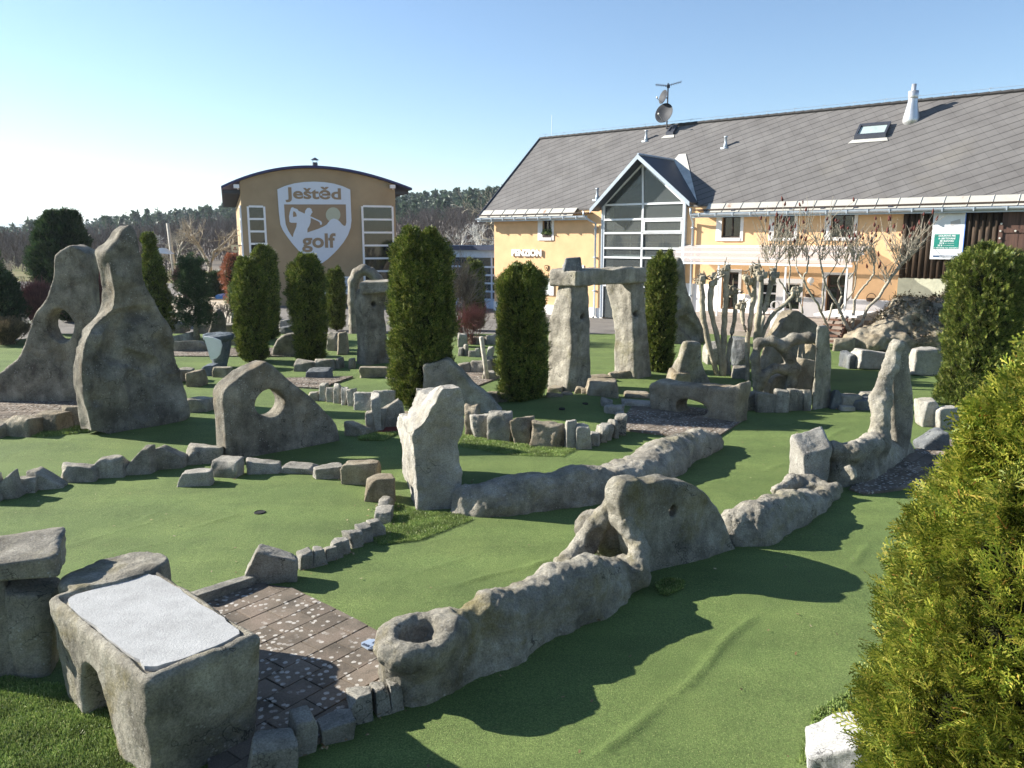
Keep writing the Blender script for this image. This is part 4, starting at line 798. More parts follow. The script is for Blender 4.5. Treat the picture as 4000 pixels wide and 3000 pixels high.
def roofsheet(name, P, F, th=.06):
    P = np.array(P, float); W = HF.pts(np.vstack([P, P-[0, 0, th]])); n = len(P); FF = [tuple(f) for f in F]+[tuple(n+i for i in reversed(f)) for f in F]
    e = {}
    for f in F:
        for i in range(len(f)): a, b = f[i], f[(i+1) % len(f)]; e[(a, b)] = 1
    for (a, b) in e:
        if (b, a) not in e: FF.append((a, n+a, n+b, b))
    sl = math.hypot(RIDGE_O, RIDGE_Z-EZ)/RIDGE_O; uv = [(p[0], p[1]*sl) for p in np.vstack([P, P])]
    return mk(name, W, FF, RM, house, uv=uv)
VL, VR = -5.75, 19.6
roofsheet('roof', [onslope(VL, EO+.35), onslope(VR, EO+.35), onslope(VR, RIDGE_O), onslope(VL, RIDGE_O)], [(0, 1, 2, 3)])
bz = EZ-.1; roofsheet('rear_roof', [(VL, RIDGE_O+.001, RIDGE_Z+.02), (VR, RIDGE_O+.001, RIDGE_Z+.02), (VR, DB+.5, EZ-.6), (VL, DB+.5, EZ-.6)], [(0, 1, 2, 3)])
ZR = NB('rusty_flashing'); q = ZR.ramp(ZR.noise(1.2, 5, .7, ZR.map(ZR.P(), (1.5, 1.5, .4))), [(.5, (.5, .48, .42)), (.64, (.47, .44, .38)), (.72, (.3, .13, .06))]); ZR = ZR.out(q, .5, None, .5, .25)
m = MB(HF); x = VL
while x < VR:
    x1 = min(x+.62, VR); up = .012
    A, B, C_, D = onslope(x+.012, EO, up), onslope(x1-.012, EO, up), onslope(x1-.012, EO+.36, up+.01), onslope(x+.012, EO+.36, up+.01)
    if not (x1 > -.02-.2 and x < 4.35): m.add([A, B, C_, D], [(0, 1, 2, 3)])
    if not (x1 > -.02-.2 and x < 4.35): m.tube([onslope(x, EO, .02), onslope(x, EO+.36, .03)], .014, 4)
    x = x1
    if abs(x-4.17) < .31: m.build('eave_flashing', ZR, house); m = MB(HF)
m.build('eave_flashing', ZR, house)
# ridge caps, verge
m = MB(HF); x = VL
while x < VR: m.tube([(x, RIDGE_O, RIDGE_Z+.03), (x+.34, RIDGE_O, RIDGE_Z+.045)], .075, 6); x += .33
m.build('ridge_cap', RM, house)
m = MB(HF); x = VL+.3
while x < VR-.3: m.tube([(x, RIDGE_O, RIDGE_Z+.08), (x, RIDGE_O, RIDGE_Z+.2), (x+.04, RIDGE_O, RIDGE_Z+.23), (x+.09, RIDGE_O, RIDGE_Z+.2)], .008, 4); x += 1.05
m.tube([(VL, RIDGE_O, RIDGE_Z+.2), (VR, RIDGE_O, RIDGE_Z+.2)], .006, 4); m.build('lightning_wire', METAL, house)
MB(HF).tube([onslope(VL-.02, EO, .03), onslope(VL-.02, RIDGE_O, .03)], .035, 6).build('verge_trim', DKMETAL, house)
# gutter and pipes
def gutter(x0, x1):
    m = MB(HF); zg = onslope(0, EO)[2]-.03; k = 8; V = []; F = []
    for x in (x0, x1):
        for j in range(k+1): t = math.pi+math.pi*j/k; V.append((x, EO-.06+.075*math.cos(t), zg+.075*math.sin(t)))
        for j in range(k+1): t = math.pi+math.pi*j/k; V.append((x, EO-.06+.068*math.cos(t), zg+.068*math.sin(t)))
    n = 2*(k+1)
    for j in range(k): F += [(j, j+1, n+j+1, n+j), (k+1+j, n+k+1+j, n+k+2+j, k+2+j)]
    m.add(V, F); x = x0+.3
    while x < x1: m.box(x, x+.03, EO-.15, EO+.02, zg-.09, zg+.02); x += .62 if x < 11 else .8
    m.box(x0, x1, EO+.02, EO+.045, zg-.13, zg+.03); m.build('gutter', METAL, house)
gutter(VL-.05, -.12); gutter(4.33, VR)
MB(HF).box(VL, -.1, EO+.05, 0, EZ-.21, EZ-.17).box(4.33, VR, EO+.05, 0, EZ-.21, EZ-.17).build('soffit', BRN, house)
x = VL+.5
while x < HR:
    if not -.5 < x < 4.4: MB(HF).box(x, x+.12, EO+.03, -.01, EZ-.3, EZ-.212).build('rafter_end', DKMETAL, house)
    x += 1.0
for x, s_ in ((HF.on(2322, 1100, -.1)[0], -1), (HF.on(2702, 1000, -.1)[0], 1)):
    zg = EZ-.3; gx = x-.35 if s_ < 0 else x+.05; m = MB(HF).tube([(gx, EO-.05, zg+.18), (gx, EO-.04, zg), (gx+(x-gx)*.5, -.25, zg-.18), (x, -.09, zg-.3), (x, -.09, .05), (x+.02, -.18, -.02)], .042, 8)
    for z in (1., 2.3, 3.4): m.box(x-.055, x+.055, -.14, 0, z, z+.04)
    m.build('downpipe', METAL, house, True)
# glazed gable ------------------------------------------------------
PO = -.12; g0, g1 = HF.on(2355, 1000, PO)[0], HF.on(2664, 1000, PO)[0]; gz = {k: HF.on(2500, y, PO)[1] for k, y in dict(a=797, b=856, c=910, d=970, e=1007, f=1120).items()}
apx = HF.on(2510, 640, PO); xm = HF.on(2508, 900, PO)[0]; z797 = gz['a']
fw = .055; m = MB(HF)
def bar(a, b, wd=fw, d=.08): 
    a, b = np.array(a), np.array(b); e = (b-a)/np.linalg.norm(b-a); n = np.array([-e[1], e[0]])*wd/2; P = [a-n, b-n, b+n, a+n]; m.poly([(p[0], PO, p[1]) for p in P], (0, 1, 0), d)
zb_ = .02
for x in (g0, xm, g1): bar((x, zb_), (x, z797), fw*1.3)
bar((xm, z797), apx, fw*1.2, .083); bar((g0, z797), apx, fw, .077); bar((apx[0], apx[1]), (g1, z797), fw, .074)
for k_ in 'abcdef': bar((g0+.02, gz[k_]), (g1-.02, gz[k_]), fw*1.25, .086)
bar((xm+.05, gz['b']-.04), (g1, gz['b']-.04), .12, .088); bar((xm+.05, gz['c']+.02), (g1, gz['c']+.02), .12, .089); bar((xm+.05, gz['c']), (xm+.05, gz['b']), .1, .09); bar((g1-.05, gz['c']), (g1-.05, gz['b']), .1, .09)
gf = m.build('gable_glazing', WHITE, house)
MB(HF).poly([(g0, PO+.04, 0), (g1, PO+.04, 0), (g1, PO+.04, z797), (apx[0], PO+.04, apx[1]), (g0, PO+.04, z797)], (0, 1, 0), .012).build('glass', GLASS, gf)
MB(HF).box(g0-.09, g0-.035, PO-.02, .02, 0, z797+.05).build('corner_post', METAL, gf); MB(HF).box(g1+.035, g1+.09, PO-.02, .02, 0, z797+.05).build('corner_post', METAL, gf)
# room behind the glass
fz = gz['e']+.12; m = MB(HF).box(g0+.1, g1-.1, .02, 3.2, fz-.16, fz-.02); m.box(g0-.8, g1+.8, 3.2, 3.25, 0, 5.6).box(g0+.02, g0+.06, .02, 3.2, 0, z797-.02).box(g1-.06, g1-.02, .02, 3.2, 0, z797-.02).build('gallery_room', INTL, house)
m = MB(HF)
for x in np.linspace(g0+.3, g1-.3, 5): m.tube([(x, .25, fz), (x, .25, fz+.9)], .018, 6)
m.tube([(g0+.3, .25, fz+.9), (g1-.3, .25, fz+.9)], .028, 6); m.tube([(g0+.3, .25, fz+.45), (g1-.3, .25, fz+.45)], .01, 6); m.build('railing', plain('brass_rail', (.5, .42, .25), .4, .5), house)
OR = plain('orange_wood', (.45, .12, .02), .5)
for x in (g0+1.55, g0+2.55, g1-.45):
    m = MB(HF)
    for dx in (-.2, .2):
        for dy in (0, .4): m.tube([(x+dx, .8+dy, fz), (x+dx, .8+dy, fz+(.95 if dy == 0 else .45))], .022, 6)
    m.box(x-.22, x+.22, .78, 1.22, fz+.43, fz+.47); m.box(x-.2, x+.2, .785, .81, fz+.8, fz+.93); m.box(x-.2, x+.2, .785, .81, fz+.62, fz+.68)
    tag(m.build('dining_chair', OR), ['orange wooden chair behind the upper glazing, left one', 'orange wooden chair behind the upper glazing, middle one', 'orange wooden chair behind the upper glazing, right one'][[g0+1.55, g0+2.55, g1-.45].index(x)], 'chair', 'chairs behind the gable glazing')
# dormer roof
DO = -.62; ap = HF.on(2492, 604, DO); lf = HF.on(2304, 818, DO); rf = HF.on(2694, 790, DO); slate = plain('dark_dormer_sheet', (.045, .055, .07), .5, .2, var=.2)
def backo(z): return RIDGE_O*(z-EZ-.02)/(RIDGE_Z-EZ)
def dorm(foot, name):
    P = [(ap[0], DO, ap[1]), (ap[0], backo(ap[1]), ap[1]), (foot[0], backo(foot[1])+.02, foot[1]), (foot[0], DO, foot[1])]; e = np.array([foot[0]-ap[0], 0, foot[1]-ap[1]]); n = np.array([-e[2], 0, e[0]]); n = n/np.linalg.norm(n)*(-1 if foot[0] > ap[0] else 1)
    n = n if n[2] < 0 else -n; return MB(HF).poly(P, n, .09).build(name, slate, house)
dorm(lf, 'dormer_roof'); dorm(rf, 'dormer_roof')
m = MB(HF)
for ft in (lf, rf):
    a = np.array([ap[0], ap[1]+.02]); b = np.array([ft[0], ft[1]+.02]); e = (b-a)/np.linalg.norm(b-a); m.poly([(a[0], DO-.03, a[1]), (b[0], DO-.03, b[1]), (b[0], DO-.03, b[1]-.16), (a[0], DO-.03, a[1]-.17)], (0, 1, 0), .028)
m.tube([(ap[0], DO, ap[1]+.02), (ap[0], backo(ap[1]), ap[1]+.02)], .04, 6); m.build('barge_board', METAL, house)
z0_ = backo(rf[1]); MB(HF).poly([onslope(rf[0]+.02, backo(rf[1])-.1, .03), onslope(ap[0]+.35, backo(ap[1])+.25, .03), onslope(ap[0]+.05, backo(ap[1])+.25, .03), onslope(ap[0], backo(ap[1])-.05, .03)], (0, 0, 1), .01).build('valley_flashing', ZINC, house)
m = MB(HF); m.poly([(g0-.1, -.02, EZ-.25), (g0-.1, backo(lf[1])+.1, EZ-.25), (g0-.1, backo(5.5), 5.2), (g0-.1, -.02, z797)], (1, 0, 0), .06); m.build('dormer_cheek', YEL, house)
# roof fittings
def rp(x, y):  # picture point on the roof slope
    r = ray(x, y); n = HF.ex*0+HF.ey*(-(RIDGE_Z-EZ)/RIDGE_O)+HF.ez; p0 = HF.at(0, 0, EZ+.02); t = ((p0-CAM)@n)/(r@n); q = CAM+r*t-HF.O; return q@HF.ex, q@HF.ey
def vent(x, y, ytop, lab):
    s, o = rp(x, y); b = onslope(s, o, -.02); P = HF.at(*b); z1 = hgt(P, ytop)-b[2]; m = MB(HF); m.lathe(b, [(.1, -.08), (.06, .12), (.05, .16), (.05, z1-.05), (.07, z1-.04), (.07, z1)], 10); m.box(s-.13, s+.13, o-.13, o+.02, b[2]-.1, b[2]-.02); m.build('vent_pipe', METAL, house, True)
for a in ((2524, 546, 509, 0), (2834, 572, 532, 0), (2333, 775, 735, 0)): vent(*a)
s, o = rp(3560, 462); b = onslope(s, o); P = HF.at(*b); z1 = hgt(P, 328)-b[2]
MB(HF).lathe(b, [(.3, -.3), (.26, .0), (.15, .5), (.145, .6), (.145, .62)], 18).lathe((b[0], b[1], b[2]+.62), [(.145, 0), (.155, .02), (.165, z1-.62-.22), (.085, z1-.62-.215), (.075, z1-.62-.2), (.075, z1-.62)], 18).build('chimney', plain('galvanised', (.6, .6, .6), .35, .7, .5, .15, 3), house, True)
def panel(x0, y0, x1, y1, nm, mf, mg, up=.12):
    a = rp(x0, y1); c = rp(x1, y0); s0, s1, o0, o1 = a[0], c[0], a[1], c[1]; m = MB(HF); t = .07
    def quad(s0, s1, o0, o1, up0, up1): V = [onslope(s, o, u) for u in (up0, up1) for s, o in ((s0, o0), (s1, o0), (s1, o1), (s0, o1))]; m.add(V, [(0, 3, 2, 1), (4, 5, 6, 7), (0, 1, 5, 4), (1, 2, 6, 5), (2, 3, 7, 6), (3, 0, 4, 7)])
    quad(s0, s1, o0, o0+t, 0, up); quad(s0, s1, o1-t, o1, 0, up); quad(s0, s0+t, o0+t, o1-t, 0, up); quad(s1-t, s1, o0+t, o1-t, 0, up); w_ = m.build(nm, mf, house)
    m = MB(HF); m2 = m; V = [onslope(s, o, u) for u in (up*.5, up*.6) for s, o in ((s0+t, o0+t), (s1-t, o0+t), (s1-t, o1-t), (s0+t, o1-t))]; m.add(V, [(0, 3, 2, 1), (4, 5, 6, 7), (0, 1, 5, 4), (1, 2, 6, 5), (2, 3, 7, 6), (3, 0, 4, 7)]); m.build('pane', mg, w_)
    m = MB(HF); V = [onslope(s, o, .03) for s, o in ((s0-.15, o0-.14), (s1+.12, o0-.14), (s1+.05, o0), (s0-.05, o0))]; m.add(V, [(0, 1, 2, 3)]); m.build('flashing', ZINC, w_)
panel(3335, 492, 3480, 550, 'skylight', DKMETAL, plain('skylight_glass', (.35, .42, .4), .05, .0, .9), .16); panel(2600, 500, 2648, 532, 'roof_hatch', DKMETAL, DKMETAL, .14)
# barn end
LOG = NB('dark_logs'); q = LOG.ramp(LOG.noise(1, 6, .65, LOG.map(LOG.P(), (9, 9, 1.2))), [(.35, (.028, .02, .014)), (.6, (.075, .05, .033)), (.8, (.2, .14, .07))]); LOG = LOG.out(q, .8, LOG.bump(LOG.noise(3, 6, .6, LOG.map(LOG.P(), (12, 12, 2))), .6, .02), .2)
bz0 = HF.on(3600, 1087)[1]; bx1 = HF.on(3912, 900)[0]; m = MB(HF); x = HR+.06
while x < bx1-.04: m.tube([(x, -.03, bz0+random.Random(int(x*100)).uniform(-.02, .02)), (x, -.03, EZ-.1)], .088, 8); x += .168
m.box(HR, HX, .0, .1, bz0, EZ); m.build('log_wall', LOG, house, True)
MET = NB('brown_sheet_door'); q = MET.ramp(MET.noise(1, 5, .6, MET.map(MET.P(), (14, 14, .8))), [(.35, (.06, .032, .025)), (.7, (.13, .07, .05))]); q = MET.mix(MET.ramp(MET.noise(2.2, 4, .7), [(.66, 0.), (.72, .8)]), q, (.16, .05, .02)); MET = MET.out(q, .6, None, .3)
m = MB(HF); x = bx1+.02
while x < HX-.3: m.box(x, x+.42, -.13, -.09, bz0, EZ-.32); x += .427
bd = m.build('barn_door', MET, house); m = MB(HF).box(bx1-.05, bx1+.06, -.16, -.131, HF.on(3900, 926, -.15)[1]-.28, HF.on(3900, 880, -.15)[1]); zc = HF.on(3930, 902, -.15)[1]; m.box(bx1+.05, HX-.4, -.155, -.131, zc-.05, zc+.05); hb = m.build('hinge_band', MET, bd)
m = MB(HF)
for x, z in ((bx1+.01, zc+.2), (bx1+.0, zc), (bx1, zc-.2), (bx1+.36, zc), (bx1+.68, zc), (bx1+1.0, zc), (bx1+.08, EZ-.42), (bx1+.2, EZ-.42)): m.lathe((x, 0, 0), [(0.001, 0), (0.001, 0.001)], 3) if False else m.tube([(x, -.156, z), (x, -.185, z)], .028, 8)
m.build('bolt', ZINC, hb)
MB(HF).box(HR-.02, HX, -.1, .15, -.1, bz0).build('barn_plinth', plain('pale_render', (.5, .49, .36), .95, var=.15, sc=3, bump=.5), house)
# banner
def banner():
    off = -.16; a0, z1 = HF.on(3651, 797, off); a1, _ = HF.on(3776, 800, off); _, z0 = HF.on(3640, 1012, off); a0 -= .0; W_ = a1-a0; H_ = z1-z0
    T = thing('banner', HF.at(a0, off, z0), 'tall white advertising banner with green panel on the dark log wall', 'banner')
    MB(HF).box(a0, a1, off, off+.03, z0, z1).build('sheet', WHITE, T); X = lambda t: a0+W_*t; Z = lambda t: z1-H_*t
    navy = plain('navy_print', (.05, .09, .17), .6); grn = plain('green_print', (.01, .22, .17), .6); lb = plain('pale_blue_print', (.42, .55, .62), .6); gr = plain('grey_print', (.5, .5, .52), .6); bl = plain('blue_edge', (.1, .22, .6), .6)
    MB(HF).box(X(.0), X(1), off-.004, off-.001, Z(.092), Z(.0)).build('header_band', lb, T); MB(HF).box(X(.09), X(.88), off-.004, off-.001, Z(.815), Z(.545)).build('green_panel', grn, T)
    MB(HF).box(X(.1), X(.87), off-.004, off-.001, Z(.965), Z(.93)).build('footer_band', navy, T); MB(HF).box(a1, a1+.02, off-.002, off+.032, z0, z1).build('edge_strip', bl, T)
    t = lambda s, x0, x1, y0, y1, m_, b=.02: text_on('lettering', HF, s, X(x0), X(x1), Z(y1), Z(y0), off-.005, m_, T, b, .004)
    t('CESTUJETE', .05, .93, .022, .078, navy, .03); t('PO ČESKÉ REPUBLICE?', .08, .92, .118, .142, gr, .0); t('JEZTE VÝHODNĚ', .22, .9, .168, .192, gr, .0)
    t('GOLFOVÁ FEE', .22, .76, .553, .59, WHITE, .03); t('A UBYTOVÁNÍ', .22, .76, .6, .64, WHITE, .03); t('SE SLEVOU', .28, .72, .652, .685, WHITE, .03); t('50 %', .27, .42, .695, .725, WHITE, .03); t('pro členy ČGF', .45, .73, .7, .722, WHITE, .0)
    t('35 %', .22, .37, .735, .765, WHITE, .03); t('pro ostatní hosty', .41, .74, .742, .762, WHITE, .0); t('V PRODEJI NA RECEPCI', .1, .87, .785, .81, WHITE, .03); t('www.hhotels.cz', .3, .75, .936, .958, WHITE, .02)
    tan = plain('card_print', (.55, .45, .36), .6); MB(HF).poly([(X(.55), off-.004, Z(.32)), (X(.85), off-.004, Z(.275)), (X(.88), off-.004, Z(.36)), (X(.58), off-.004, Z(.4))], (0, -1, 0), .002).build('picture', gr, T)
    for k in range(3): MB(HF).poly([(X(.57), off-.006, Z(.33+.022*k)), (X(.85), off-.006, Z(.292+.022*k)), (X(.85), off-.006, Z(.3+.022*k)), (X(.57), off-.006, Z(.338+.022*k))], (0, -1, 0), .002).build('print_line', tan, T)
    for k in range(3): MB(HF).box(X(.1+.05*k), X(.78), off-.004, off-.001, Z(.845+.027*k), Z(.84+.027*k)).build('print_line', gr, T)
banner()
WT = plain('sign_white', (.85, .85, .83), .5, var=0)
a = HF.on(1999, 1000, -.06); b = HF.on(2115, 975, -.06); T = thing('house_sign', HF.at(a[0], -.06, a[1]), 'white PENZION lettering on the yellow wall', 'sign'); 
V, F = textmesh('PENZION', .05); pen = text_on('lettering', HF, 'PENZION', a[0], b[0], a[1], b[1], -.02, WT, T, .05, .05)
a0, a1, z0, z1 = R4(2120, 1087, 2163, 1152, -.03); T = thing('notice_board', HF.at(a0, -.03, z0), 'white notice board on the yellow wall beside the trilith', 'notice board'); MB(HF).box(a0, a1, -.045, -.005, z0, z1).build('board', WT, T); MB(HF).box(a0+.1, a0+.3, -.05, -.046, z1-.45, z1-.18).box(a1-.14, a1-.06, -.05, -.046, z0+.1, z0+.13).build('notice', plain('notice_print', (.25, .3, .25), .7), T)
a0, a1, z0, z1 = R4(2127, 1037, 2142, 1058, -.03); P = [(0, 1), (.5, 1.06), (1, 1), (1, .5), (.85, .22), (.5, 0), (.15, .22), (0, .5)]; T = thing('wall_emblem', HF.at(a0, -.03, z0), 'small bronze shield emblem on the yellow wall', 'emblem')
MB(HF).poly([(a0+(a1-a0)*x, -.004, z0+(z1-z0)*y) for x, y in P], (0, -1, 0), .03).build('shield', plain('bronze', (.12, .075, .03), .5, .5), T); c0, c1 = (a0+a1)/2, (z0+z1)/2
MB(HF).poly([(c0+(x-.5)*(a1-a0)*.72, -.035, c1+(y-.5)*(z1-z0)*.72) for x, y in P], (0, -1, 0), .004).build('field', YEL, T); MB(HF).poly([(c0-.06, -.041, c1), (c0+.05, -.041, c1-.03), (c0+.02, -.041, c1+.05), (c0-.02, -.041, c1+.03)], (0, -1, 0), .004).build('figure', plain('bronze_figure', (.12, .075, .03), .5, .5), T)
m = MB(HF); q = HF.on(2052, 842, -.1); m.tube([(q[0], 0, q[1]-.02), (q[0], -.12, q[1]+.02)], .02, 6); m.box(q[0]-.26, q[0]+.26, -.2, -.1, q[1]-.05, q[1]+.04); tag(m.build('wall_floodlight', WHITE), 'long white lamp under the eave left of the small window', 'lamp')
# canopy
CAN = NB('ribbed_canopy'); uvx = CAN.math('SINE', CAN.math('MULTIPLY', CAN.n('ShaderNodeSeparateXYZ', {0: CAN.n('ShaderNodeUVMap').outputs[0]}).outputs[1], 26.)); q = CAN.ramp(uvx, [(.3, (.62, .55, .52)), (.7, (.82, .8, .8))]); CAN.out(q, .3, None, .5); tt = CAN.n('ShaderNodeBsdfTransparent', {'Color': (.9, .86, .84, 1)}); mm = CAN.n('ShaderNodeMixShader', {0: .45, 1: CAN.b.outputs[0], 2: tt.outputs[0]}); CAN.t.links.new(mm.outputs[0], CAN.t.nodes['Material Output'].inputs[0]); CAN = CAN.m
CO = -1.7; ba = HF.on(2672, 957, -.02); bb = HF.on(3400, 957, -.02); fa = HF.on(2572, 1018, CO); s0, s1 = ba[0], bb[0]; zb1, zb0 = ba[1], fa[1]; V = []; F = []; UV = []; n = 60; nx_ = 120
for j in range(nx_+1):
    for i in range(n+1): t = i/n; V.append((s0-.05+(s1-s0)*j/nx_, CO*t-.01, zb1+(zb0-zb1)*t+.018*math.sin(t*2*math.pi*8))); UV.append((j, t*2))
for j in range(nx_):
    for i in range(n): k = j*(n+1)+i; F.append((k, k+1, k+n+2, k+n+1))
can = thing('entrance_canopy', HF.at((s0+s1)/2, CO/2, 0), 'translucent corrugated canopy over the doors of the yellow house', 'canopy')
mk('corrugated_sheet', HF.pts(V), np.array(F), CAN, can, True, uv=UV); m = MB(HF)
for t in (.0, .33, .66, .98): m.box(s0, s1, CO*t-.05, CO*t, zb1+(zb0-zb1)*t-.1, zb1+(zb0-zb1)*t-.03)
m.build('frame', WHITE, can)
for x in (HF.on(2803, 1100, CO)[0], HF.on(3065, 1100, CO)[0], s1-.15): MB(HF).box(x-.025, x+.025, CO+.02, CO+.07, -.05, zb0-.1).build('post', WHITE, can)
for (x, y, lb) in ((2918, 1085, 'white globe lamp on the yellow wall right of the first door'), (3167, 1096, 'white globe lamp on the yellow wall left of the right door')):
    q = HF.on(x, y, -.2); T = thing('globe_lamp', HF.at(q[0], -.1, q[1]), lb, 'wall lamp', 'globe lamps on the house wall'); rr_ = .11
    MB(HF).lathe((q[0], -.2, q[1]), [(rr_*math.sin(math.pi*i/10)+.001, -rr_*math.cos(math.pi*i/10)) for i in range(11)], 16).build('globe', WT, T, True); MB(HF).tube([(q[0], 0, q[1]-.14), (q[0], -.2, q[1]-.14), (q[0], -.2, q[1]-.1)], .02, 6).build('bracket', METAL, T)
for x, y in ((3165, 1147), (3405, 1163)):
    q = HF.on(x, y, -.1); tag(MB(HF).lathe((q[0], -.14, q[1]-.12), [(.02, 0), (.13, .01), (.15, .1), (.155, .1), (.135, 0.11), (.01, .03)], 14).tube([(q[0]+.14*math.cos(t), -.14, q[1]-.02+.16*math.sin(t)) for t in np.linspace(0, math.pi, 9)], .012, 5).build('wall_basket', BRN), 'dark wicker wall basket %s' % ('beside the right globe lamp' if x < 3200 else 'on the wall left of the rock bank'), 'basket', 'baskets hung on the house wall')
q = HF.on(3030, 1192, -.3); tag(MB(HF).tube([(q[0]+.13*math.cos(t), -.3-.006*t, q[1]+.13*math.sin(t)) for t in np.linspace(0, 18.8, 60)], .018, 6).build('coiled_hose', WT), 'coiled white hose hanging in front of the window bay', 'hose')
# terrace and steps
BRICKP = plain('terrace_paving', (.3, .25, .21), .9, var=.25, sc=3, bump=.3)
tz = .5; t0, t1 = HF.on(2750, 1220)[0], HR+.0
o = MB(HF).box(t0, t1+3, -1.9, -.04, -.05, tz).box(t0-.35, t1, -2.25, -1.902, -.05, tz*.66).box(t0-.7, t1, -2.6, -2.252, -.05, tz*.33).build('terrace', BRICKP); tag(o, 'low brown stepped terrace in front of the doors', 'terrace')
q0, q1 = HF.on(3195, 1240, -2.4)[0], HF.on(3322, 1240, -2.4)[0]; st = thing('entrance_steps', HF.at((q0+q1)/2, -2.4, 0), 'brown plank steps with pale landing leading to the right door', 'steps'); PLK = plain('brown_planks', (.16, .08, .05), .7, var=.3, sc=8)
MB(HF).box(q0-.1, q1+.2, -2.5, -.1, .78, .84).build('landing', PLAST, st); m = MB(HF)
for i in range(5): m.box(q0+.3, q1-.1, -3.3+.16*i, -3.14+.16*i, .12+.14*i, .17+.14*i)
m.build('tread', PLK, st); MB(HF).poly([(q1-.08, -3.35, 0), (q1-.08, -2.5, 0), (q1-.08, -2.5, .8)], (1, 0, 0), .05).build('stringer', PLK, st)
CO_ = MB(HF).lathe((HF.on(3045, 1300, -2.9)[0], -2.9, -.03), [(.28, 0), (.27, .1), (.3, .9), (.27, .93)], 20).build('concrete_drum', plain('pale_drum', (.5, .49, .47), .9, var=.2, sc=5, bump=.3)); tag(CO_, 'pale round concrete planter behind the ring sculpture', 'planter')
# antenna mast
def mast():
    s, o = RIDGE_O and rp(2607, 500)[0], RIDGE_O-.15; B = HF.at(s, o, RIDGE_Z-.1); T = thing('antenna_mast', B, 'thin antenna mast with two satellite dishes on the roof ridge', 'antenna'); z = lambda y: hgt(B, y); sc = B[1]*cp/FPX
    MB().tube([B, [B[0], B[1], z(325)]], .03, 8).build('pole', DKMETAL, T)
    def dish(x, y, rx, rz, yaw):
        c = P3(x, y, B[1]-.2); n = np.array([math.sin(R(yaw)), -math.cos(R(yaw)), .25]); n /= np.linalg.norm(n); a = np.cross(n, [0, 0, 1]); a /= np.linalg.norm(a); b = np.cross(a, n); R_ = rz*sc; V = []; F = []; K = 24
        for i, (rr_, dd) in enumerate(((0.001, 0.), (.35, .01), (.7, .05), (1., .1), (1.02, .1), (.7, .035), (.3, -.01), (.001, -.02))):
            for j in range(K): t = 2*math.pi*j/K; V.append(c+R_*rr_*(a*math.cos(t)+b*math.sin(t))+n*dd*R_*2)
            if i: F += [((i-1)*K+j, (i-1)*K+(j+1) % K, i*K+(j+1) % K, i*K+j) for j in range(K)]
        d = MB().add(V, F).build('satellite_dish', plain('dish_grey', (.02, .023, .03), .6, 0, .2), T, True); e = c+n*R_*1.1-b*R_*.5
        MB().tube([c-b*R_*.9, e], .012, 5).tube([e, e+b*.06], .035, 8).build('feed_arm', ZINC, d); MB().tube([c-n*.05, [B[0], B[1], c[2]]], .025, 6).build('bracket', DKMETAL, d)
    dish(2597, 444, 24, 37, -42); dish(2594, 380, 8, 26, -68)
    m = MB(); zt = z(327)
    for (x0, y0, x1, y1) in ((2600, 337, 2660, 320), (2560, 331, 2606, 335)):
        a, b = P3(x0, y0, B[1]), P3(x1, y1, B[1]-.2); m.tube([a, b], .012, 5)
        for t in np.linspace(.1, 1, 7): c = a+(b-a)*t; m.tube([c-[0, .18, 0], c+[0, .18, 0]], .008, 4); m.tube([c-[0, 0, .06], c+[0, 0, .06]], .008, 4)
    m.build('aerial', DKMETAL, T); MB().box(B[0]-.06, B[0]+.06, B[1]-.1, B[1]-.03, z(345), z(332)).build('amplifier_box', DKMETAL, T)
mast()
s, o = rp(2154, 540); B = HF.at(s, RIDGE_O, RIDGE_Z); tag(MB().tube([B, [B[0], B[1], hgt(B, 449)]], .013, 5).build('lightning_rod', METAL), 'thin lightning rod at the left end of the long ridge', 'lightning rod')
# ---------------------------------------------------------------- club house with barrel roof
QF = Frame(G(965, 1194)*[1, 1, 0], (.9423, .3347)); QW, QD = 7.05, 17.
club = thing('club_house', QF.at(3.5, 8, 0), 'ochre building with barrel roof and big white golf shield', 'building')
A_ = [QF.on(x, y, -.25) for x, y in ((863, 726), (940, 694), (1020, 667), (1110, 652), (1200, 646), (1290, 650), (1380, 663), (1470, 686), (1540, 708), (1610, 734))]; A_ = np.array(A_)
xx = np.linspace(A_[0, 0], A_[-1, 0], 28); pf = np.polyfit(A_[:, 0], A_[:, 1], 4); zz = np.polyval(pf, xx)
top = [(x, np.polyval(pf, x)-.12) for x in np.linspace(0, QW, 20)]
m = MB(QF); m.poly([(0, 0, -.1), (QW, 0, -.1)]+[(x, 0, z) for x, z in reversed(top)], (0, 1, 0), .25); m.box(0, .25, .251, QD, -.1, top[0][1]); m.box(QW-.25, QW, .251, QD, -.1, top[-1][1]); m.build('wall', OCH, club)
BLUE_T = plain('blue_roof_edge', (.03, .035, .12), .5); V = []; F = []; n = len(xx)
for o_ in (-.25, QD+.3):
    for x, z in zip(xx, zz): V.append((x, o_, z))
    for x, z in zip(xx, zz): V.append((x, o_, z-.1))
for i in range(n-1): F += [(i, i+1, 2*n+i+1, 2*n+i), (n+i, 3*n+i, 3*n+i+1, n+i+1), (i, n+i, n+i+1, i+1), (2*n+i, 2*n+i+1, 3*n+i+1, 3*n+i)]
F += [(0, 2*n, 3*n, n), (n-1, 2*n-1, 4*n-1, 3*n-1)]; MB(QF).add(V, F).build('roof', BLUE_T, club)
for y in np.arange(.3, QD, 1.): MB(QF).box(xx[0]+.05, -.001, y, y+.1, zz[0]-.3, zz[0]-.12).build('rafter', DKMETAL, club); MB(QF).box(QW+.001, xx[-1]-.08, y, y+.1, zz[-1]-.28, zz[-1]-.1).build('rafter', DKMETAL, club)
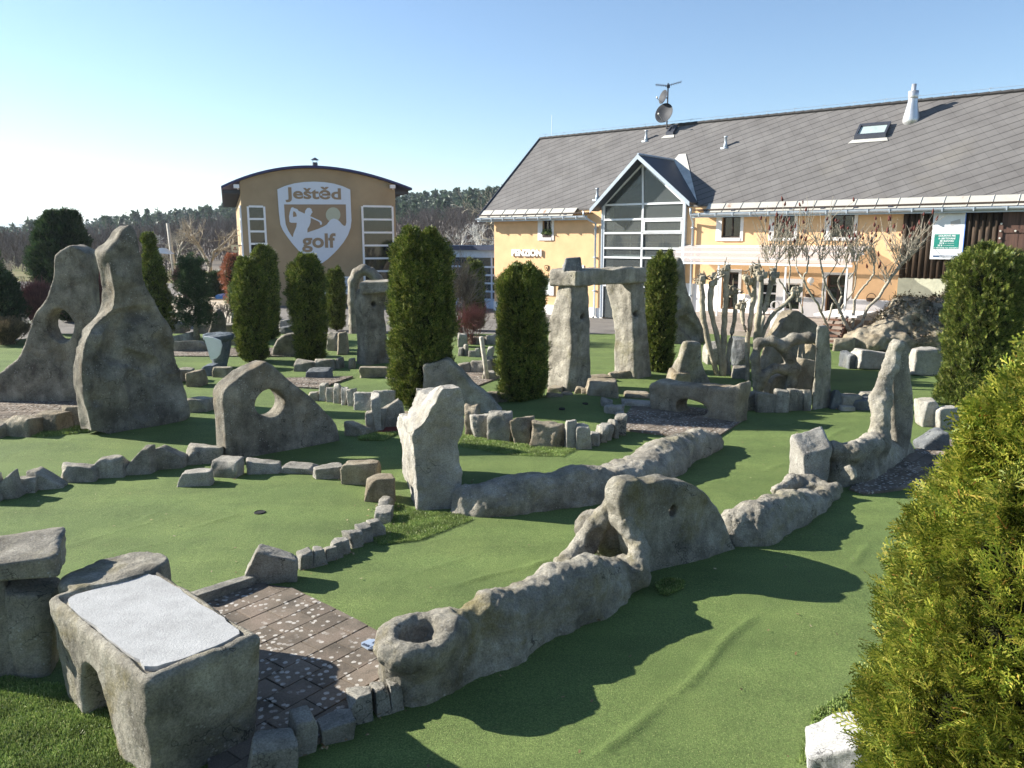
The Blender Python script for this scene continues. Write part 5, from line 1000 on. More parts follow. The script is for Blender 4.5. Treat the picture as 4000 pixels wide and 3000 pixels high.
def glazing(fr, a0, a1, z0, z1, rows, cols, parent, off=-.06, fw=.09, gm=None, back=None):
    m = MB(fr)
    for x in np.linspace(a0, a1, cols+1): m.box(x-fw/2, x+fw/2, off, off+.08, z0, z1)
    for z in np.linspace(z0, z1, rows+1): m.box(a0+fw/2, a1-fw/2, off+.004, off+.076, z-fw/2, z+fw/2)
    o = m.build('window', WHITE, parent); MB(fr).box(a0, a1, off+.03, off+.045, z0, z1).build('pane', gm or GLASSD, o); return o
a0, z1 = QF.on(965, 806, -.06); a1, z0 = QF.on(1043, 1010, -.06); z0 -= 1.0; gw = glazing(QF, a0+.03, a1, z0, z1, 6, 1, club)
def QR(x0, y0, x1, y1, off=-.06): a = QF.on(x0, y1, off); b = QF.on(x1, y0, off); return a[0], b[0], a[1], b[1]
MB(QF).box(a0+.05, a1-.05, -.012, -.003, z0, z1).build('curtain', plain('amber_interior', (.42, .34, .18), .9, var=.25, sc=2.5), gw)
SF = Frame(QF.at(0, 0, 0), -QF.ey)        # left flank, seen at a slant
SF.O = QF.at(-.0, 0, 0); m = MB(QF)
for z in np.linspace(z0, z1, 7): m.box(-.07, -.005, .02, 1.1, z-.045, z+.045)
m.box(-.07, -.005, -.02, .06, z0, z1).box(-.07, -.005, 1.06, 1.16, z0, z1); sw = m.build('side_window', WHITE, club); MB(QF).box(-.04, -.02, .05, 1.1, z0, z1).build('pane', GLASSD, sw)
b0, b1, c0, c1 = QR(1425, 807, 1535, 1110); rows = 6; gw = glazing(QF, b0, b1-.02, c0-.0, c1, 6, 1, club); MB(QF).box(b1-.35, b1-.1, -.012, -.003, c0, c1).box((b0+b1)/2-.2, (b0+b1)/2+.1, -.012, -.003, c0, c1).build('curtain', plain('grey_curtain', (.3, .28, .25), .9), gw)
MB(QF).box(b0+.02, b1-.02, -.0025, -.001, c0, c1).build('dark_backing', INT, gw)  # thin dark sheet laid on the wall behind the glass
b0, b1, c0, c1 = QR(1272, 1084, 1368, 1148); glazing(QF, b0, b1, c0, c1, 2, 2, club, gm=plain('white_pane', (.5, .58, .65), .2))
# shield
def zt6(x, y): q = QF.on(800+x*.40687, 600+y*.40687, -.12); return q
def zp(pts, off, th, name, mat, par): return MB(QF).poly([(zt6(x, y)[0], off, zt6(x, y)[1]) for x, y in pts], (0, -1, 0), th).build(name, mat, par)
sh = thing('golf_shield', QF.at(*[zt6(1050, 700)[0], -.05, zt6(1050, 1068)[1]]), 'large white shield sign with golfer, mountain and Ještěd golf lettering', 'sign')
SHW = plain('shield_white', (.62, .68, .76), .7, var=.02); SHB = plain('shield_brown', (.3, .22, .14), .8, var=.03); SHS = plain('shield_sun', (.45, .47, .36), .8, var=.02)
zp([(697, 342), (770, 310), (860, 285), (950, 272), (1050, 268), (1150, 273), (1240, 287), (1325, 312), (1398, 345), (1404, 500), (1410, 640), (1402, 710), (1375, 785), (1335, 850), (1285, 912), (1240, 960), (1180, 1015), (1105, 1068), (1040, 1030), (970, 985), (900, 930), (845, 868), (790, 795), (750, 735), (727, 680), (712, 560), (705, 460)], -.005, .06, 'shield_panel', SHW, sh)
zp([(762, 487), (1355, 487), (1360, 660), (1352, 692), (1338, 693), (1318, 678), (1295, 650), (1270, 632), (1240, 623), (1212, 632), (1195, 650), (1172, 680), (1145, 697), (1090, 722), (985, 757), (985, 800), (848, 800), (838, 797), (800, 735), (778, 680), (768, 600)], -.066, .008, 'picture_field', SHB, sh)
zp([(1233+70*math.cos(t), 587+72*math.sin(t)) for t in np.linspace(0, 2*math.pi, 28)[:-1] if 587+72*math.sin(t) < 632 or True], -.075, .003, 'sun_disc', SHS, sh)
zp([(1172, 680), (1195, 650), (1212, 632), (1240, 623), (1270, 632), (1295, 650), (1318, 678), (1240, 720), (1172, 720)], -.079, .003, 'mountain_top', SHW, sh)
zp([(846, 806), (852, 770), (880, 700), (884, 664), (830, 664), (814, 655), (809, 605), (816, 565), (830, 520), (845, 514), (862, 524), (888, 532), (898, 543), (894, 556), (930, 572), (958, 586), (966, 545), (984, 522), (1006, 520), (1024, 532), (1028, 548), (1036, 562), (1026, 572), (1020, 590), (1008, 602), (1018, 622), (1016, 660), (1004, 695), (986, 722), (985, 806)], -.076, .006, 'golfer', SHW, sh)
zp([(848, 608), (847, 570), (853, 552), (868, 560), (880, 580), (884, 602), (866, 606)], -.083, .002, 'arm_gap', SHB, sh)
zp([(880, 540), (1100, 640), (1118, 650), (1127, 668), (1120, 685), (1108, 682), (1106, 664), (1090, 650), (878, 552)], -.083, .003, 'club', SHW, sh)
def lt(s, x0, x1, y0, y1): a = zt6(x0, y1); b = zt6(x1, y0); text_on('lettering', QF, s, a[0], b[0], a[1], b[1], -.067, SHB, sh, .028, .012)
lt('Ještěd', 776, 1306, 322, 466); lt('golf', 938, 1256, 764, 948)
m = MB(QF); q = QF.on(1231, 648, 3); m.lathe((q[0], 3, q[1]-.3), [(.13, 0), (.13, .45), (.1, .47)], 10); m.lathe((q[0], 3, q[1]+.28), [(.22, 0), (.03, .12)], 10)
for dx in (-.1, .1): m.tube([(q[0]+dx, 3, q[1]+.1), (q[0]+dx, 3, q[1]+.3)], .012, 4)
m.build('chimney_cap', DKMETAL, club)
for x, y, lb in ((925, 730, 'white floodlight under the left eave of the barrel roof'), (1534, 731, 'small white camera under the right eave of the barrel roof')):
    q = QF.on(x, y, -.2); tag(MB(QF).box(q[0]-.14, q[0]+.1, -.35, -.15, q[1]-.06, q[1]+.1).tube([(q[0]+.05, 0, q[1]-.1), (q[0], -.2, q[1])], .025, 5).build('floodlight', WHITE), lb, 'lamp')
# hanging inn sign
q = QF.on(918, 972, 1.0); T = thing('inn_sign', QF.at(q[0], 1, q[1]), 'small cream shield sign hanging beside the ochre building', 'sign'); CRM = plain('cream_sign', (.75, .66, .42), .6); sc_ = 37*cp/FPX
P = [(-13, -15), (13, -15), (14, 8), (8, 14), (-8, 14), (-13, 8)]; MB(QF).poly([(q[0]+x*sc_, 1, q[1]-y*sc_) for x, y in P], (0, 1, 0), .08).build('panel', CRM, T); MB(QF).poly([(q[0]+x*sc_, .994, q[1]-y*sc_) for x, y in ((-8, 2), (8, 2), (8, 5), (-8, 5))], (0, 1, 0), .004).poly([(q[0]+x*sc_, .994, q[1]-y*sc_) for x, y in ((-4, -1), (4, -1), (3, -6), (0, -9), (-3, -6))], (0, 1, 0), .004).build('emblem', plain('red_print', (.3, .06, .03), .6), T); MB(QF).tube([(q[0]+.15, 1.04, q[1]+.15), (q[0]+.6, 1.04, q[1]+.2)], .02, 5).build('bracket', DKMETAL, T)
# ---------------------------------------------------------------- glazed link
LA = G(1560, 1192)*[1, 1, 0]; LA = P3(1560, 1190, 38.5)*[1, 1, 0]; LB = HF.at(HL, .8, 0); LF = Frame(LA, LB-LA); LL = np.linalg.norm((LB-LA)[:2]); lz1 = LF.on(1850, 975)[1]; lz0 = -.1
lk = thing('glazed_link', LF.at(LL/2, 1, 0), 'low flat roofed glass link between the two yellow buildings', 'building')
MB(LF).box(-.3, LL+.5, -.35, 3, lz1-.02, lz1+.18).build('roof', plain('blue_black_roof', (.03, .04, .08), .5), lk); MB(LF).box(-.2, LL, .5, .6, 0, lz1-.03).build('inner_wall', plain('teal_dark', (.05, .085, .085), .9, var=.5, sc=1.2), lk)
PB = plain('pale_blue_frame', (.45, .55, .68), .5); m = MB(LF); m.box(-.2, LL, -.05, .08, lz1-.35, lz1-.021)
for x in np.arange(0, LL, 1.06): m.box(x-.04, x+.04, -.04, .05, .3, lz1-.35)
for z in np.linspace(.35, lz1-.4, 6)[:-1]: m.box(-.2, LL, -.035, .045, z-.04, z+.04)
lw = m.build('window', PB, lk); MB(LF).box(-.2, LL, 0, .012, .3, lz1-.35).build('pane', GLASS, lw); MB(LF).box(-.2, LL, -.1, .1, -.1, .3).build('sill', PB, lk)
# far bits
LT = plain('lamp_shade', (.6, .64, .68), .4); B = G(632, 1190); B = P3(632, 1100, 44)*[1, 1, 0]; T = thing('street_lamp', B, 'street lamp with flat pale head behind the left cypress', 'street lamp'); zt_ = hgt(B, 985); MB().tube([B, [B[0], B[1], zt_]], .06, 8).build('pole', METAL, T)
MB().add([B+np.array(v)+[0, 0, zt_] for v in ((-.5, -.3, 0), (.7, -.3, -.1), (.7, .3, -.1), (-.5, .3, 0), (-.3, -.2, .22), (.3, -.2, .22), (.3, .2, .22), (-.3, .2, .22))], [(0, 3, 2, 1), (4, 5, 6, 7), (0, 1, 5, 4), (1, 2, 6, 5), (2, 3, 7, 6), (3, 0, 4, 7)]).build('lamp_head', LT, T)
B = P3(690, 1120, 48)*[1, 1, 0]; tag(MB().tube([B, [B[0]-.25, B[1], hgt(B, 872)]], [.14, .1], 8).build('utility_pole', WOOD, None, True, B), 'tall bare wooden pole in front of the wooded hill', 'pole')
SKB = plain('blue_tarpaulin', (.03, .14, .42), .5); P = [(838, 1158), (850, 1150), (862, 1156), (875, 1147), (886, 1152), (890, 1166), (845, 1168)]; m = MB(); Yd = G(860, 1180)[1]; m.poly([P3(x, y, Yd) for x, y in P], (0, .8, 0), 1.); tag(m.build('folded_parasols', SKB), 'bright blue folded covers on the courtyard behind the bare bush', 'cover')
# ================================================================ PLANTS
def quads(C, A, B):
    n = len(C); V = np.stack([C-A-B, C+A-B, C+A+B, C-A+B], 1).reshape(-1, 3); return V, np.arange(4*n).reshape(-1, 4)
def unit(v): return v/(np.linalg.norm(v, axis=1, keepdims=True)+1e-9)
def sprays(O, U, N, size, rs, K=7):
    """flat scale-leaf sprays: a stem with side leaflets; O root points, U growth, N flat normal"""
    U = unit(U); S = unit(np.cross(N, U)); Cs, As, Bs = [], [], []; sz = size*rs.uniform(.7, 1.3, (len(O), 1))
    for k in range(K):
        t = (k+.5)/K; sg = 1 if k % 2 else -1; ang = .75 if k < K-1 else 0
        d = U*math.cos(ang)+S*sg*math.sin(ang); ln = sz*(.42*(1-t*.55)); c = O+U*sz*t*.8+d*ln*.5
        Cs.append(c); As.append(d*ln*.5); Bs.append(unit(np.cross(unit(np.cross(d, U)+.001)+N*0, d)+S*.2)*0+S*math.cos(ang)*sz*.045-U*sg*math.sin(ang)*sz*.045)
    return np.concatenate(Cs), np.concatenate(As), np.concatenate(Bs)
def merge(parts):
    V, F, n = [], [], 0
    for v, f in parts: V.append(v); F.append(f+n); n += len(v)
    return np.concatenate(V), np.concatenate(F)
def crown_pts(N, R_, H, rs, prof, lump=.18, seed=0, z0=0.):
    th = rs.uniform(0, 2*math.pi, N); t = rs.uniform(0, 1, N)**.9; r0 = prof(t); D = np.stack([np.cos(th), np.sin(th), np.zeros(N)], 1)
    q = np.stack([D[:, 0]*R_*r0, D[:, 1]*R_*r0, t*H], 1); l = 1+lump*(vnoise(q, 1.5/max(R_, .3), seed)+.8*vnoise(q, 4./max(R_, .3), seed+3)+.4*vnoise(q, 9./max(R_, .3), seed+5))
    dep = 1-.28*rs.uniform(0, 1, N)**2; hol = vnoise(q, 4.2/max(R_, .3), seed+11) > .38; dep = dep-.22*hol; P = D*(R_*r0*l*dep)[:, None]; P[:, 2] = z0+t*H*(1+.03*vnoise(q, 3, seed+9)); return P, D, t
def solid(prof, R_, H, base, k=16, n=14, s=.8, z0=0.):
    V = []; F = []
    for i in range(n+1):
        t = i/n
        for j in range(k): a = 2*math.pi*j/k; r_ = R_*prof(np.array([t]))[0]*s+.005; V.append((base[0]+r_*math.cos(a), base[1]+r_*math.sin(a), base[2]+z0+t*H*.96))
        if i: F += [((i-1)*k+j, (i-1)*k+(j+1) % k, i*k+(j+1) % k, i*k+j) for j in range(k)]
    return np.array(V), F
P_COL = lambda t: np.clip(np.minimum(1, (t*14+.55))*np.sqrt(np.clip(1-np.clip((t-.8)/.22, 0, 1)**2.2, 0, 1)), 0.05, 1)*(.86+.14*np.sin(np.clip(t, 0, 1)*2.6))
P_CONE = lambda t: np.clip(np.minimum(1, t*10+.5)*(1-np.clip((t-.25)/.78, 0, 1)**1.6), .03, 1)
P_OVAL = lambda t: np.sqrt(np.clip(1-(2*t-1)**2*.92, .02, 1))
P_FLAT = lambda t: np.clip(np.minimum(1, t*14+.7)*np.sqrt(np.clip(1-np.clip((t-.88)/.125, 0, 1)**3, 0, 1)), .05, 1)
HOLD = 0
def conifer(name, box, label, cat, mat, seed, prof=P_COL, N=7000, size=.10, group=None, depth=None, tops=0, lump=.2, Rs=None, zb=0., K=6, up=1.1):
    x0, x1, yt, yb = box; B = G((x0+x1)/2, yb, zb); rs = np.random.RandomState(seed)
    if depth: B = P3((x0+x1)/2, yb, depth); B[2] = zb
    sc = FPX/(B[1]*cp+(CH-zb)*sp); R_ = Rs or (x1-x0)/2/sc*.91; B = B+np.array([B[0], B[1], 0])/np.linalg.norm(B[:2])*R_*.7*(0 if depth else 1); H = hgt(B, yt)-zb
    T = thing(name, (B[0], B[1], zb), label, cat, group); P, D, t = crown_pts(N, R_, H, rs, prof, lump, seed)
    if tops:
        for k in range(tops):
            n2 = N//14; c = rs.uniform(-.5, .5, 2)*R_; h2 = rs.uniform(.02, .06)*H; tt = rs.uniform(0, 1, n2); a = rs.uniform(0, 6.28, n2); rr_ = R_*.16*(1-tt)+.01
            P = np.vstack([P, np.stack([c[0]+rr_*np.cos(a), c[1]+rr_*np.sin(a), H*.93+tt*(h2+H*.05)], 1)]); D = np.vstack([D, np.stack([np.cos(a), np.sin(a), 0*a], 1)])
    n = len(P); P = P+rs.normal(0, R_*.03, P.shape); U = D*.75+np.array([0, 0, up])+rs.normal(0, .45, (n, 3)); Nn = unit(np.cross(U, rs.normal(0, 1, (n, 3)))+D*.5)
    C, A, Bq = sprays(P-D*.03, U, Nn, size, rs, K); V, F = quads(C+[B[0], B[1], zb], A, Bq); mk('foliage', V, F, mat, T)
    V, F = solid(prof, R_, H, (B[0], B[1], zb), s=.72); mk('dark_core', V, F, CORE, T); MB().tube([[B[0], B[1], zb-.05], [B[0], B[1], zb+H*.5]], [R_*.14, R_*.06], 8).build('trunk', BARK, T, True)  # solid dark core added to stop see-through, shows as shade in the gaps
    return T
conifer('cypress', (1518, 1786, 925, 1602), 'broad tall clipped cypress in the centre, biggest of the columns', 'cypress tree', LEAF_THUJA, 1, N=18000, size=.12, tops=7, lump=.16)
conifer('cypress', (1935, 2138, 1060, 1578), 'square topped cypress left of the stone trilith', 'cypress tree', LEAF_THUJA, 2, prof=P_FLAT, N=11000, size=.12, tops=7, lump=.13)
conifer('cypress', (2508, 2632, 1008, 1455), 'slim dense cypress right of the stone trilith', 'cypress tree', LEAF_THUJA, 3, prof=P_FLAT, N=8000, size=.12, tops=2, lump=.12)
conifer('cypress', (1140, 1288, 1015, 1420), 'cypress with shaggy split top left of the torso pillar', 'cypress tree', LEAF_THUJA, 4, N=8000, size=.13, tops=5, lump=.22)
conifer('cypress', (925, 1062, 1025, 1418), 'dark cypress in front of the ochre building, lower of a pair', 'cypress tree', LEAF_THUJA, 5, N=8000, size=.13, tops=4, lump=.16)
conifer('cypress', (990, 1102, 975, 1330), 'darker taller cypress at the left corner of the ochre building', 'cypress tree', LEAF_THUJA, 6, N=7000, size=.14, tops=4, lump=.14)
conifer('cypress', (1278, 1354, 1058, 1290), 'small cypress in front of the white panel of the ochre building', 'cypress tree', LEAF_THUJA, 7, N=4500, size=.13, tops=3, lump=.14)
conifer('cypress', (1806, 1896, 1025, 1290), 'cypress in front of the glazed link, tapered top', 'cypress tree', LEAF_THUJA, 8, N=4500, size=.14, tops=2, lump=.12)
conifer('cypress', (3655, 3945, 985, 1600), 'large olive cypress in front of the log wall', 'cypress tree', LEAF_THUJA, 9, N=15000, size=.11, prof=P_FLAT, tops=7, lump=.16)
conifer('cypress', (3925, 4200, 985, 1540), 'cypress cut off by the right edge of the picture', 'cypress tree', LEAF_THUJA, 10, N=9000, size=.11, prof=P_COL, tops=5, lump=.16)
conifer('cypress', (545, 685, 925, 1330), 'dark pointed cypress behind the tallest sculpture', 'cypress tree', LEAF_THUJA, 11, N=7000, size=.14, prof=P_CONE, tops=3, lump=.25)
conifer('juniper', (165, 385, 850, 1250), 'big dark spreading juniper behind the tower sculpture', 'conifer', LEAF_DARK, 12, N=9000, size=.28, prof=P_OVAL, tops=4, lump=.32, depth=30)
conifer('rounded_shrub', (-60, 105, 1062, 1330), 'dark rounded conifer bush at the left edge', 'shrub', LEAF_DARK, 13, N=5000, size=.15, prof=P_OVAL, lump=.2)
conifer('pine', (-140, 58, 930, 1290), 'pine branches reaching in at the left edge', 'pine tree', LEAF_PINE, 14, N=2500, size=.28, prof=P_CONE, lump=.5, depth=24)
conifer('hedge', (820, 885, 1068, 1140), 'dark clipped hedge beyond the courtyard', 'hedge', LEAF_DARK, 15, N=2500, size=.2, prof=P_FLAT, lump=.1, depth=42)
# golden evergreen close to the camera --------------------------------
def golden():
    rs = np.random.RandomState(21); R_, H = 1.0, 2.56; B = np.array([2.28, 3.05, 0.]); T = thing('golden_thuja', B, 'big golden green evergreen filling the right foreground', 'evergreen')
    prof = lambda t: np.clip(np.interp(t, [0, .25, .5, .7, .85, .94, 1], [.56, .68, .72, .60, .42, .25, .06]), .03, 1)
    N = 17000; P, D, t = crown_pts(N, R_, H, rs, prof, .09, 5); ex_ = rs.rand(N) < .25; P[ex_, 2] *= .55; rr0 = prof(P[:, 2]/H)*R_; cur = np.linalg.norm(P[:, :2], axis=1)+1e-6; P[ex_, :2] *= (rr0/cur*rs.uniform(.78, 1.04, N))[ex_, None]
    P += D*(.08*vnoise(P, 3.3, 4))[:, None]
    for k, (a, rr_, h2, dz) in enumerate(((3.3, .24, .34, 2.2), (2.0, .22, .3, 2.3), (4.2, .22, .25, 2.2), (1., .25, .25, 2.2), (3.0, .42, .3, 1.98), (3.7, .5, .22, 1.9))):
        n2 = 200; tt = rs.uniform(0, 1, n2); an = rs.uniform(0, 6.28, n2); c = np.array([rr_*math.cos(a), rr_*math.sin(a)]); q = .09*(1-tt)+.012
        P = np.vstack([P, np.stack([c[0]+q*np.cos(an), c[1]+q*np.sin(an), dz+tt*h2], 1)]); D = np.vstack([D, np.stack([np.cos(an), np.sin(an), 0*an], 1)])
    n = len(P); U = D*.9+np.array([0, 0, .9])+rs.normal(0, .42, (n, 3)); Nn = unit(np.cross(U, rs.normal(0, 1, (n, 3)))+D*.6); U = unit(U); S = unit(np.cross(Nn, U)); sz = .125*rs.uniform(.5, 1.35, (n, 1)); parts = []
    # each spray: main stem, side branchlets, each with its own leaflets
    for k in range(9):
        t = (k+1)/9.5; sg = 1 if k % 2 else -1; ang = .72+rs.uniform(-.12, .12, (n, 1)); d = U*np.cos(ang)+S*sg*np.sin(ang)+Nn*rs.uniform(-.15, .15, (n, 1)); ln = sz*(.55*(1-t*.65)); o = P+U*sz*t*.85-D*.06
        wv = unit(np.cross(Nn, d)); parts.append((o+d*ln*.5, d*ln*.5, wv*sz*.016))
        for j, tj in enumerate((.3, .55, .8)):
            s2 = 1 if j % 2 else -1; d2 = unit(d+wv*s2*.8); l2 = ln*(.36*(1-tj*.5)); parts.append((o+d*ln*tj+d2*l2*.5, d2*l2*.5, unit(np.cross(Nn, d2))*sz*.016))
    parts.append((P+U*sz*.45-D*.06, U*sz*.5, S*sz*.02)); C = np.concatenate([p[0] for p in parts]); A = np.concatenate([p[1] for p in parts]); Bq = np.concatenate([p[2] for p in parts]); V, F = quads(C+B, A, Bq); mk('foliage', V, F, LEAF_GOLD, T)
    V, F = solid(prof, R_, H*.93, B, s=.66); mk('dark_core', V, F, CORE, T); MB().tube([B, B+[0, 0, 2.]], [.06, .03], 8).build('trunk', BARK, T, True)  # same added dark core, filling the inside of the crown
golden()
# ---- bare shrubs
def sticks(S, E, wd, rs):
    d = E-S; b = unit(np.cross(d, rs.normal(0, 1, d.shape)))*wd; b2 = unit(np.cross(d, b))*wd; V1, F1 = quads((S+E)/2, d/2, b); V2, F2 = quads((S+E)/2, d/2, b2); return merge([(V1, F1), (V2, F2)])
def bush(name, box, label, cat, mat, seed, n=60, wd=.008, lv=3, spread=.9, depth=None, group=None, zb=0., fan=.35):
    x0, x1, yt, yb = box; B = G((x0+x1)/2, yb, zb)
    if depth: B = P3((x0+x1)/2, yb, depth); B[2] = zb
    sc = FPX/(B[1]*cp+CH*sp); R_ = (x1-x0)/2/sc; H = hgt(B, yt)-zb; rs = np.random.RandomState(seed); S = np.tile(np.array([B[0], B[1], zb]), (n, 1))+rs.normal(0, R_*.15, (n, 3))*[1, 1, 0]
    a = rs.uniform(0, 6.28, n); r_ = np.sqrt(rs.uniform(0, 1, n))*R_*spread; E = np.array([B[0], B[1], zb])+np.stack([r_*np.cos(a), r_*np.sin(a), H*.62*np.sqrt(1-.6*(r_/R_)**2)*rs.uniform(.8, 1.1, n)], 1); parts = []; M = S*.5+E*.5+rs.normal(0, H*.04, (n, 3)); w_ = wd
    parts += [sticks(S, M, w_, rs), sticks(M, E, w_*.8, rs)]
    for l in range(lv):
        k = 3; S2 = np.repeat(E if l == 0 else E2, k, 0)-np.repeat(E-M if l == 0 else d_, k, 0)*rs.uniform(0, .8, (len(E if l == 0 else E2)*k, 1)); dd = np.repeat(E-M if l == 0 else d_, k, 0); d2 = unit(dd+rs.normal(0, fan, dd.shape)*np.linalg.norm(dd, axis=1, keepdims=True)*1.2+[0, 0, .1*H])*(H*.24*.75**l)*rs.uniform(.6, 1.2, (len(dd), 1))
        E2 = S2+d2; d_ = d2; w_ *= .72; parts.append(sticks(S2, E2, w_, rs))
    V, F = merge(parts); o = mk(name, V, F, mat, None, base=(B[0], B[1], zb)); return tag(o, label, cat, group)
bush('dogwood', (1782, 1905, 1165, 1345), 'red stemmed dogwood bush beside the central cypress', 'shrub', TWIG_RED, 31, 55, .005, 3, fan=.5)
bush('birch_sapling', (1730, 1880, 975, 1330), 'slender leafless sapling with pale branches before the glazed link', 'tree', TWIG_GREY, 32, 26, .012, 3, .8, fan=.5)
bush('barberry', (95, 200, 1085, 1210), 'purple leafless bush left of the tower sculpture', 'shrub', TWIG_PURP, 33, 160, .012, 3, depth=26)
bush('barberry', (335, 440, 1072, 1260), 'purple leafless bush between the two tall sculptures', 'shrub', TWIG_PURP, 34, 180, .012, 3, depth=25)
bush('dry_bush', (-40, 105, 1235, 1345), 'low brown bush in front of the dark rounded bush', 'shrub', LEAF_GREY, 35, 260, .009, 3)
bush('rose_bush', (835, 935, 1160, 1285), 'bare bush with a few branches in front of the courtyard', 'shrub', TWIG_GREY, 36, 12, .012, 2, fan=.5)
bush('garden_shrub', (780, 830, 1180, 1275), 'low scrubby shrub at the foot of the small pine', 'shrub', LEAF_GREY, 37, 80, .01, 3)
bush('purple_hedge', (690, 790, 1030, 1130), 'brownish leafless hedge behind the small pine', 'shrub', TWIG_PURP, 38, 200, .02, 3, depth=42)
def leafy(name, box, label, cat, mat, seed, N, size, depth=None, zb=0., prof=P_OVAL, trunk=True, lump=.5):
    return conifer(name, box, label, cat, mat, seed, prof, N, size, None, depth, 0, lump, zb=zb, K=4, up=.3)
leafy('copper_beech', (872, 955, 990, 1130), 'rust brown leafy bush at the left corner of the ochre building', 'shrub', LEAF_RED, 41, 3500, .15, depth=37)
leafy('evergreen_bush', (890, 950, 1110, 1250), 'glossy pale leaved bush left of the dark cypress pair', 'shrub', LEAF_GREEN, 42, 900, .13, depth=31)
# small open pine
def pine(box, seed, label, depth):
    x0, x1, yt, yb = box; B = P3((x0+x1)/2, yb, depth); B[2] = 0; rs = np.random.RandomState(seed); H = hgt(B, yt); sc = FPX/(B[1]*cp); R_ = (x1-x0)/2/sc; T = thing('pine', B, label, 'pine tree'); m = MB(); m.tube([B, B+[.1, 0, H*.5], B+[0, 0, H*.95]], [.08, .05, .02], 7); C = []
    for k in range(60):
        t = rs.uniform(.15, 1); a = rs.uniform(0, 6.28); L = R_*(1.05-.75*t)*rs.uniform(.6, 1.1)+.1; s = B+[0, 0, H*t*.93]; e = s+np.array([L*math.cos(a), L*math.sin(a), L*.35]); m.tube([s, e], [.02, .008], 4); 
        for q in np.linspace(.4, 1, 5): C += [s+(e-s)*q+rs.normal(0, .08, 3) for _ in range(7)]
    m.build('trunk', BARK, T, True); C = np.array(C); n = len(C); parts = []
    for j in range(6): d = unit(rs.normal(0, 1, (n, 3))+[0, 0, .6])*.11; parts.append(sticks(C, C+d, .006, rs))
    V, F = merge(parts); mk('foliage', V, F, LEAF_PINE, T)
pine((682, 838, 985, 1270), 51, 'small open pine between the courtyard and the far greens', 24)
# ---- sumac and pollarded shrubs
def tree_lines(name, lines, Yd, mat, label, cat, tips, rs, twig=None, cones=True, zspread=.35, base=None, r0=.05):
    B = P3(*lines[0][0][:2], Yd) if base is None else base; B = np.array([B[0], B[1], 0.]); T = thing(name, B, label, cat); m = MB(); ends = []; cache = {}
    for L in lines:
        pts = []; dy = rs.normal(0, zspread)
        for i, (x, y, r_) in enumerate(L):
            key = (x, y)
            if key not in cache: cache[key] = Yd+dy*min(1, i/2) if i else Yd
            pts.append(P3(x, y, cache[key]))
        pts = np.array(pts); rad = np.array([q[2] for q in L])*Yd*cp/FPX/2; n = len(pts); tt = np.linspace(0, n-1, (n-1)*4+1); P = np.stack([np.interp(tt, range(n), pts[:, k]) for k in range(3)], 1); P[1:-1] = .25*P[:-2]+.5*P[1:-1]+.25*P[2:]; P[1:-1] += rs.normal(0, .008, P[1:-1].shape)
        m.tube(P, np.interp(tt, range(n), rad)*(1+.08*np.sin(tt*7)), 9); ends.append((P[-1], P[-1]-P[-3], rad[-1]))
    m.build('trunk', mat, T, True); return T, ends
rs = np.random.RandomState(61)
def Z4(L): return [(3000+x*.45208, 800+y*.45208, r_) for x, y, r_ in L]
SL = [Z4(q) for q in ([(745, 1210, 24), (735, 1110, 20), (680, 1060, 15), (640, 960, 14), (610, 880, 12), (560, 800, 10), (510, 730, 9), (480, 640, 8), (450, 470, 6)],
    [(735, 1110, 18), (830, 990, 13), (850, 890, 13), (960, 800, 12), (1040, 660, 12), (1140, 520, 11)], [(1140, 520, 9), (1250, 430, 6), (1370, 290, 4)], [(610, 880, 9), (640, 760, 8), (600, 660, 8), (660, 560, 7), (680, 490, 6)],
    [(730, 1080, 14), (745, 820, 11), (800, 740, 9), (870, 660, 8), (920, 590, 8), (915, 490, 7)], [(540, 1090, 10), (460, 930, 9), (430, 860, 9), (340, 720, 8), (300, 640, 8), (340, 560, 7), (350, 440, 6)], [(300, 640, 7), (250, 560, 6), (240, 460, 5)], [(520, 1090, 9), (600, 960, 8), (625, 900, 8), (700, 800, 7), (745, 740, 6), (760, 600, 6), (770, 490, 5)],
    [(460, 930, 8), (480, 800, 7), (490, 640, 6)], [(520, 1000, 8), (560, 850, 7)], [(300, 940, 8), (270, 800, 7), (180, 740, 7), (190, 560, 6), (180, 470, 5)], [(200, 920, 7), (160, 740, 7), (90, 640, 6)], [(700, 640, 6), (760, 560, 5), (740, 470, 4)], [(60, 600, 8), (80, 480, 6)], [(450, 470, 5), (440, 340, 4)], [(490, 640, 5), (560, 560, 4), (600, 480, 4)])]
SB = G(3335, 1345); T, ends = tree_lines('sumac', SL, SB[1], BARK, 'leafless many stemmed sumac with dark red seed cones', 'tree', None, rs, r0=.05, base=SB)
m = MB(); ncone = [0]
targets = [(x, y) for x, y in ((450, 470), (340, 440), (240, 460), (680, 490), (770, 490), (915, 490), (1140, 520), (180, 470), (90, 480), (440, 340), (600, 480), (1250, 430), (740, 470), (1040, 660), (1180, 480), (30, 430), (0, 480))]
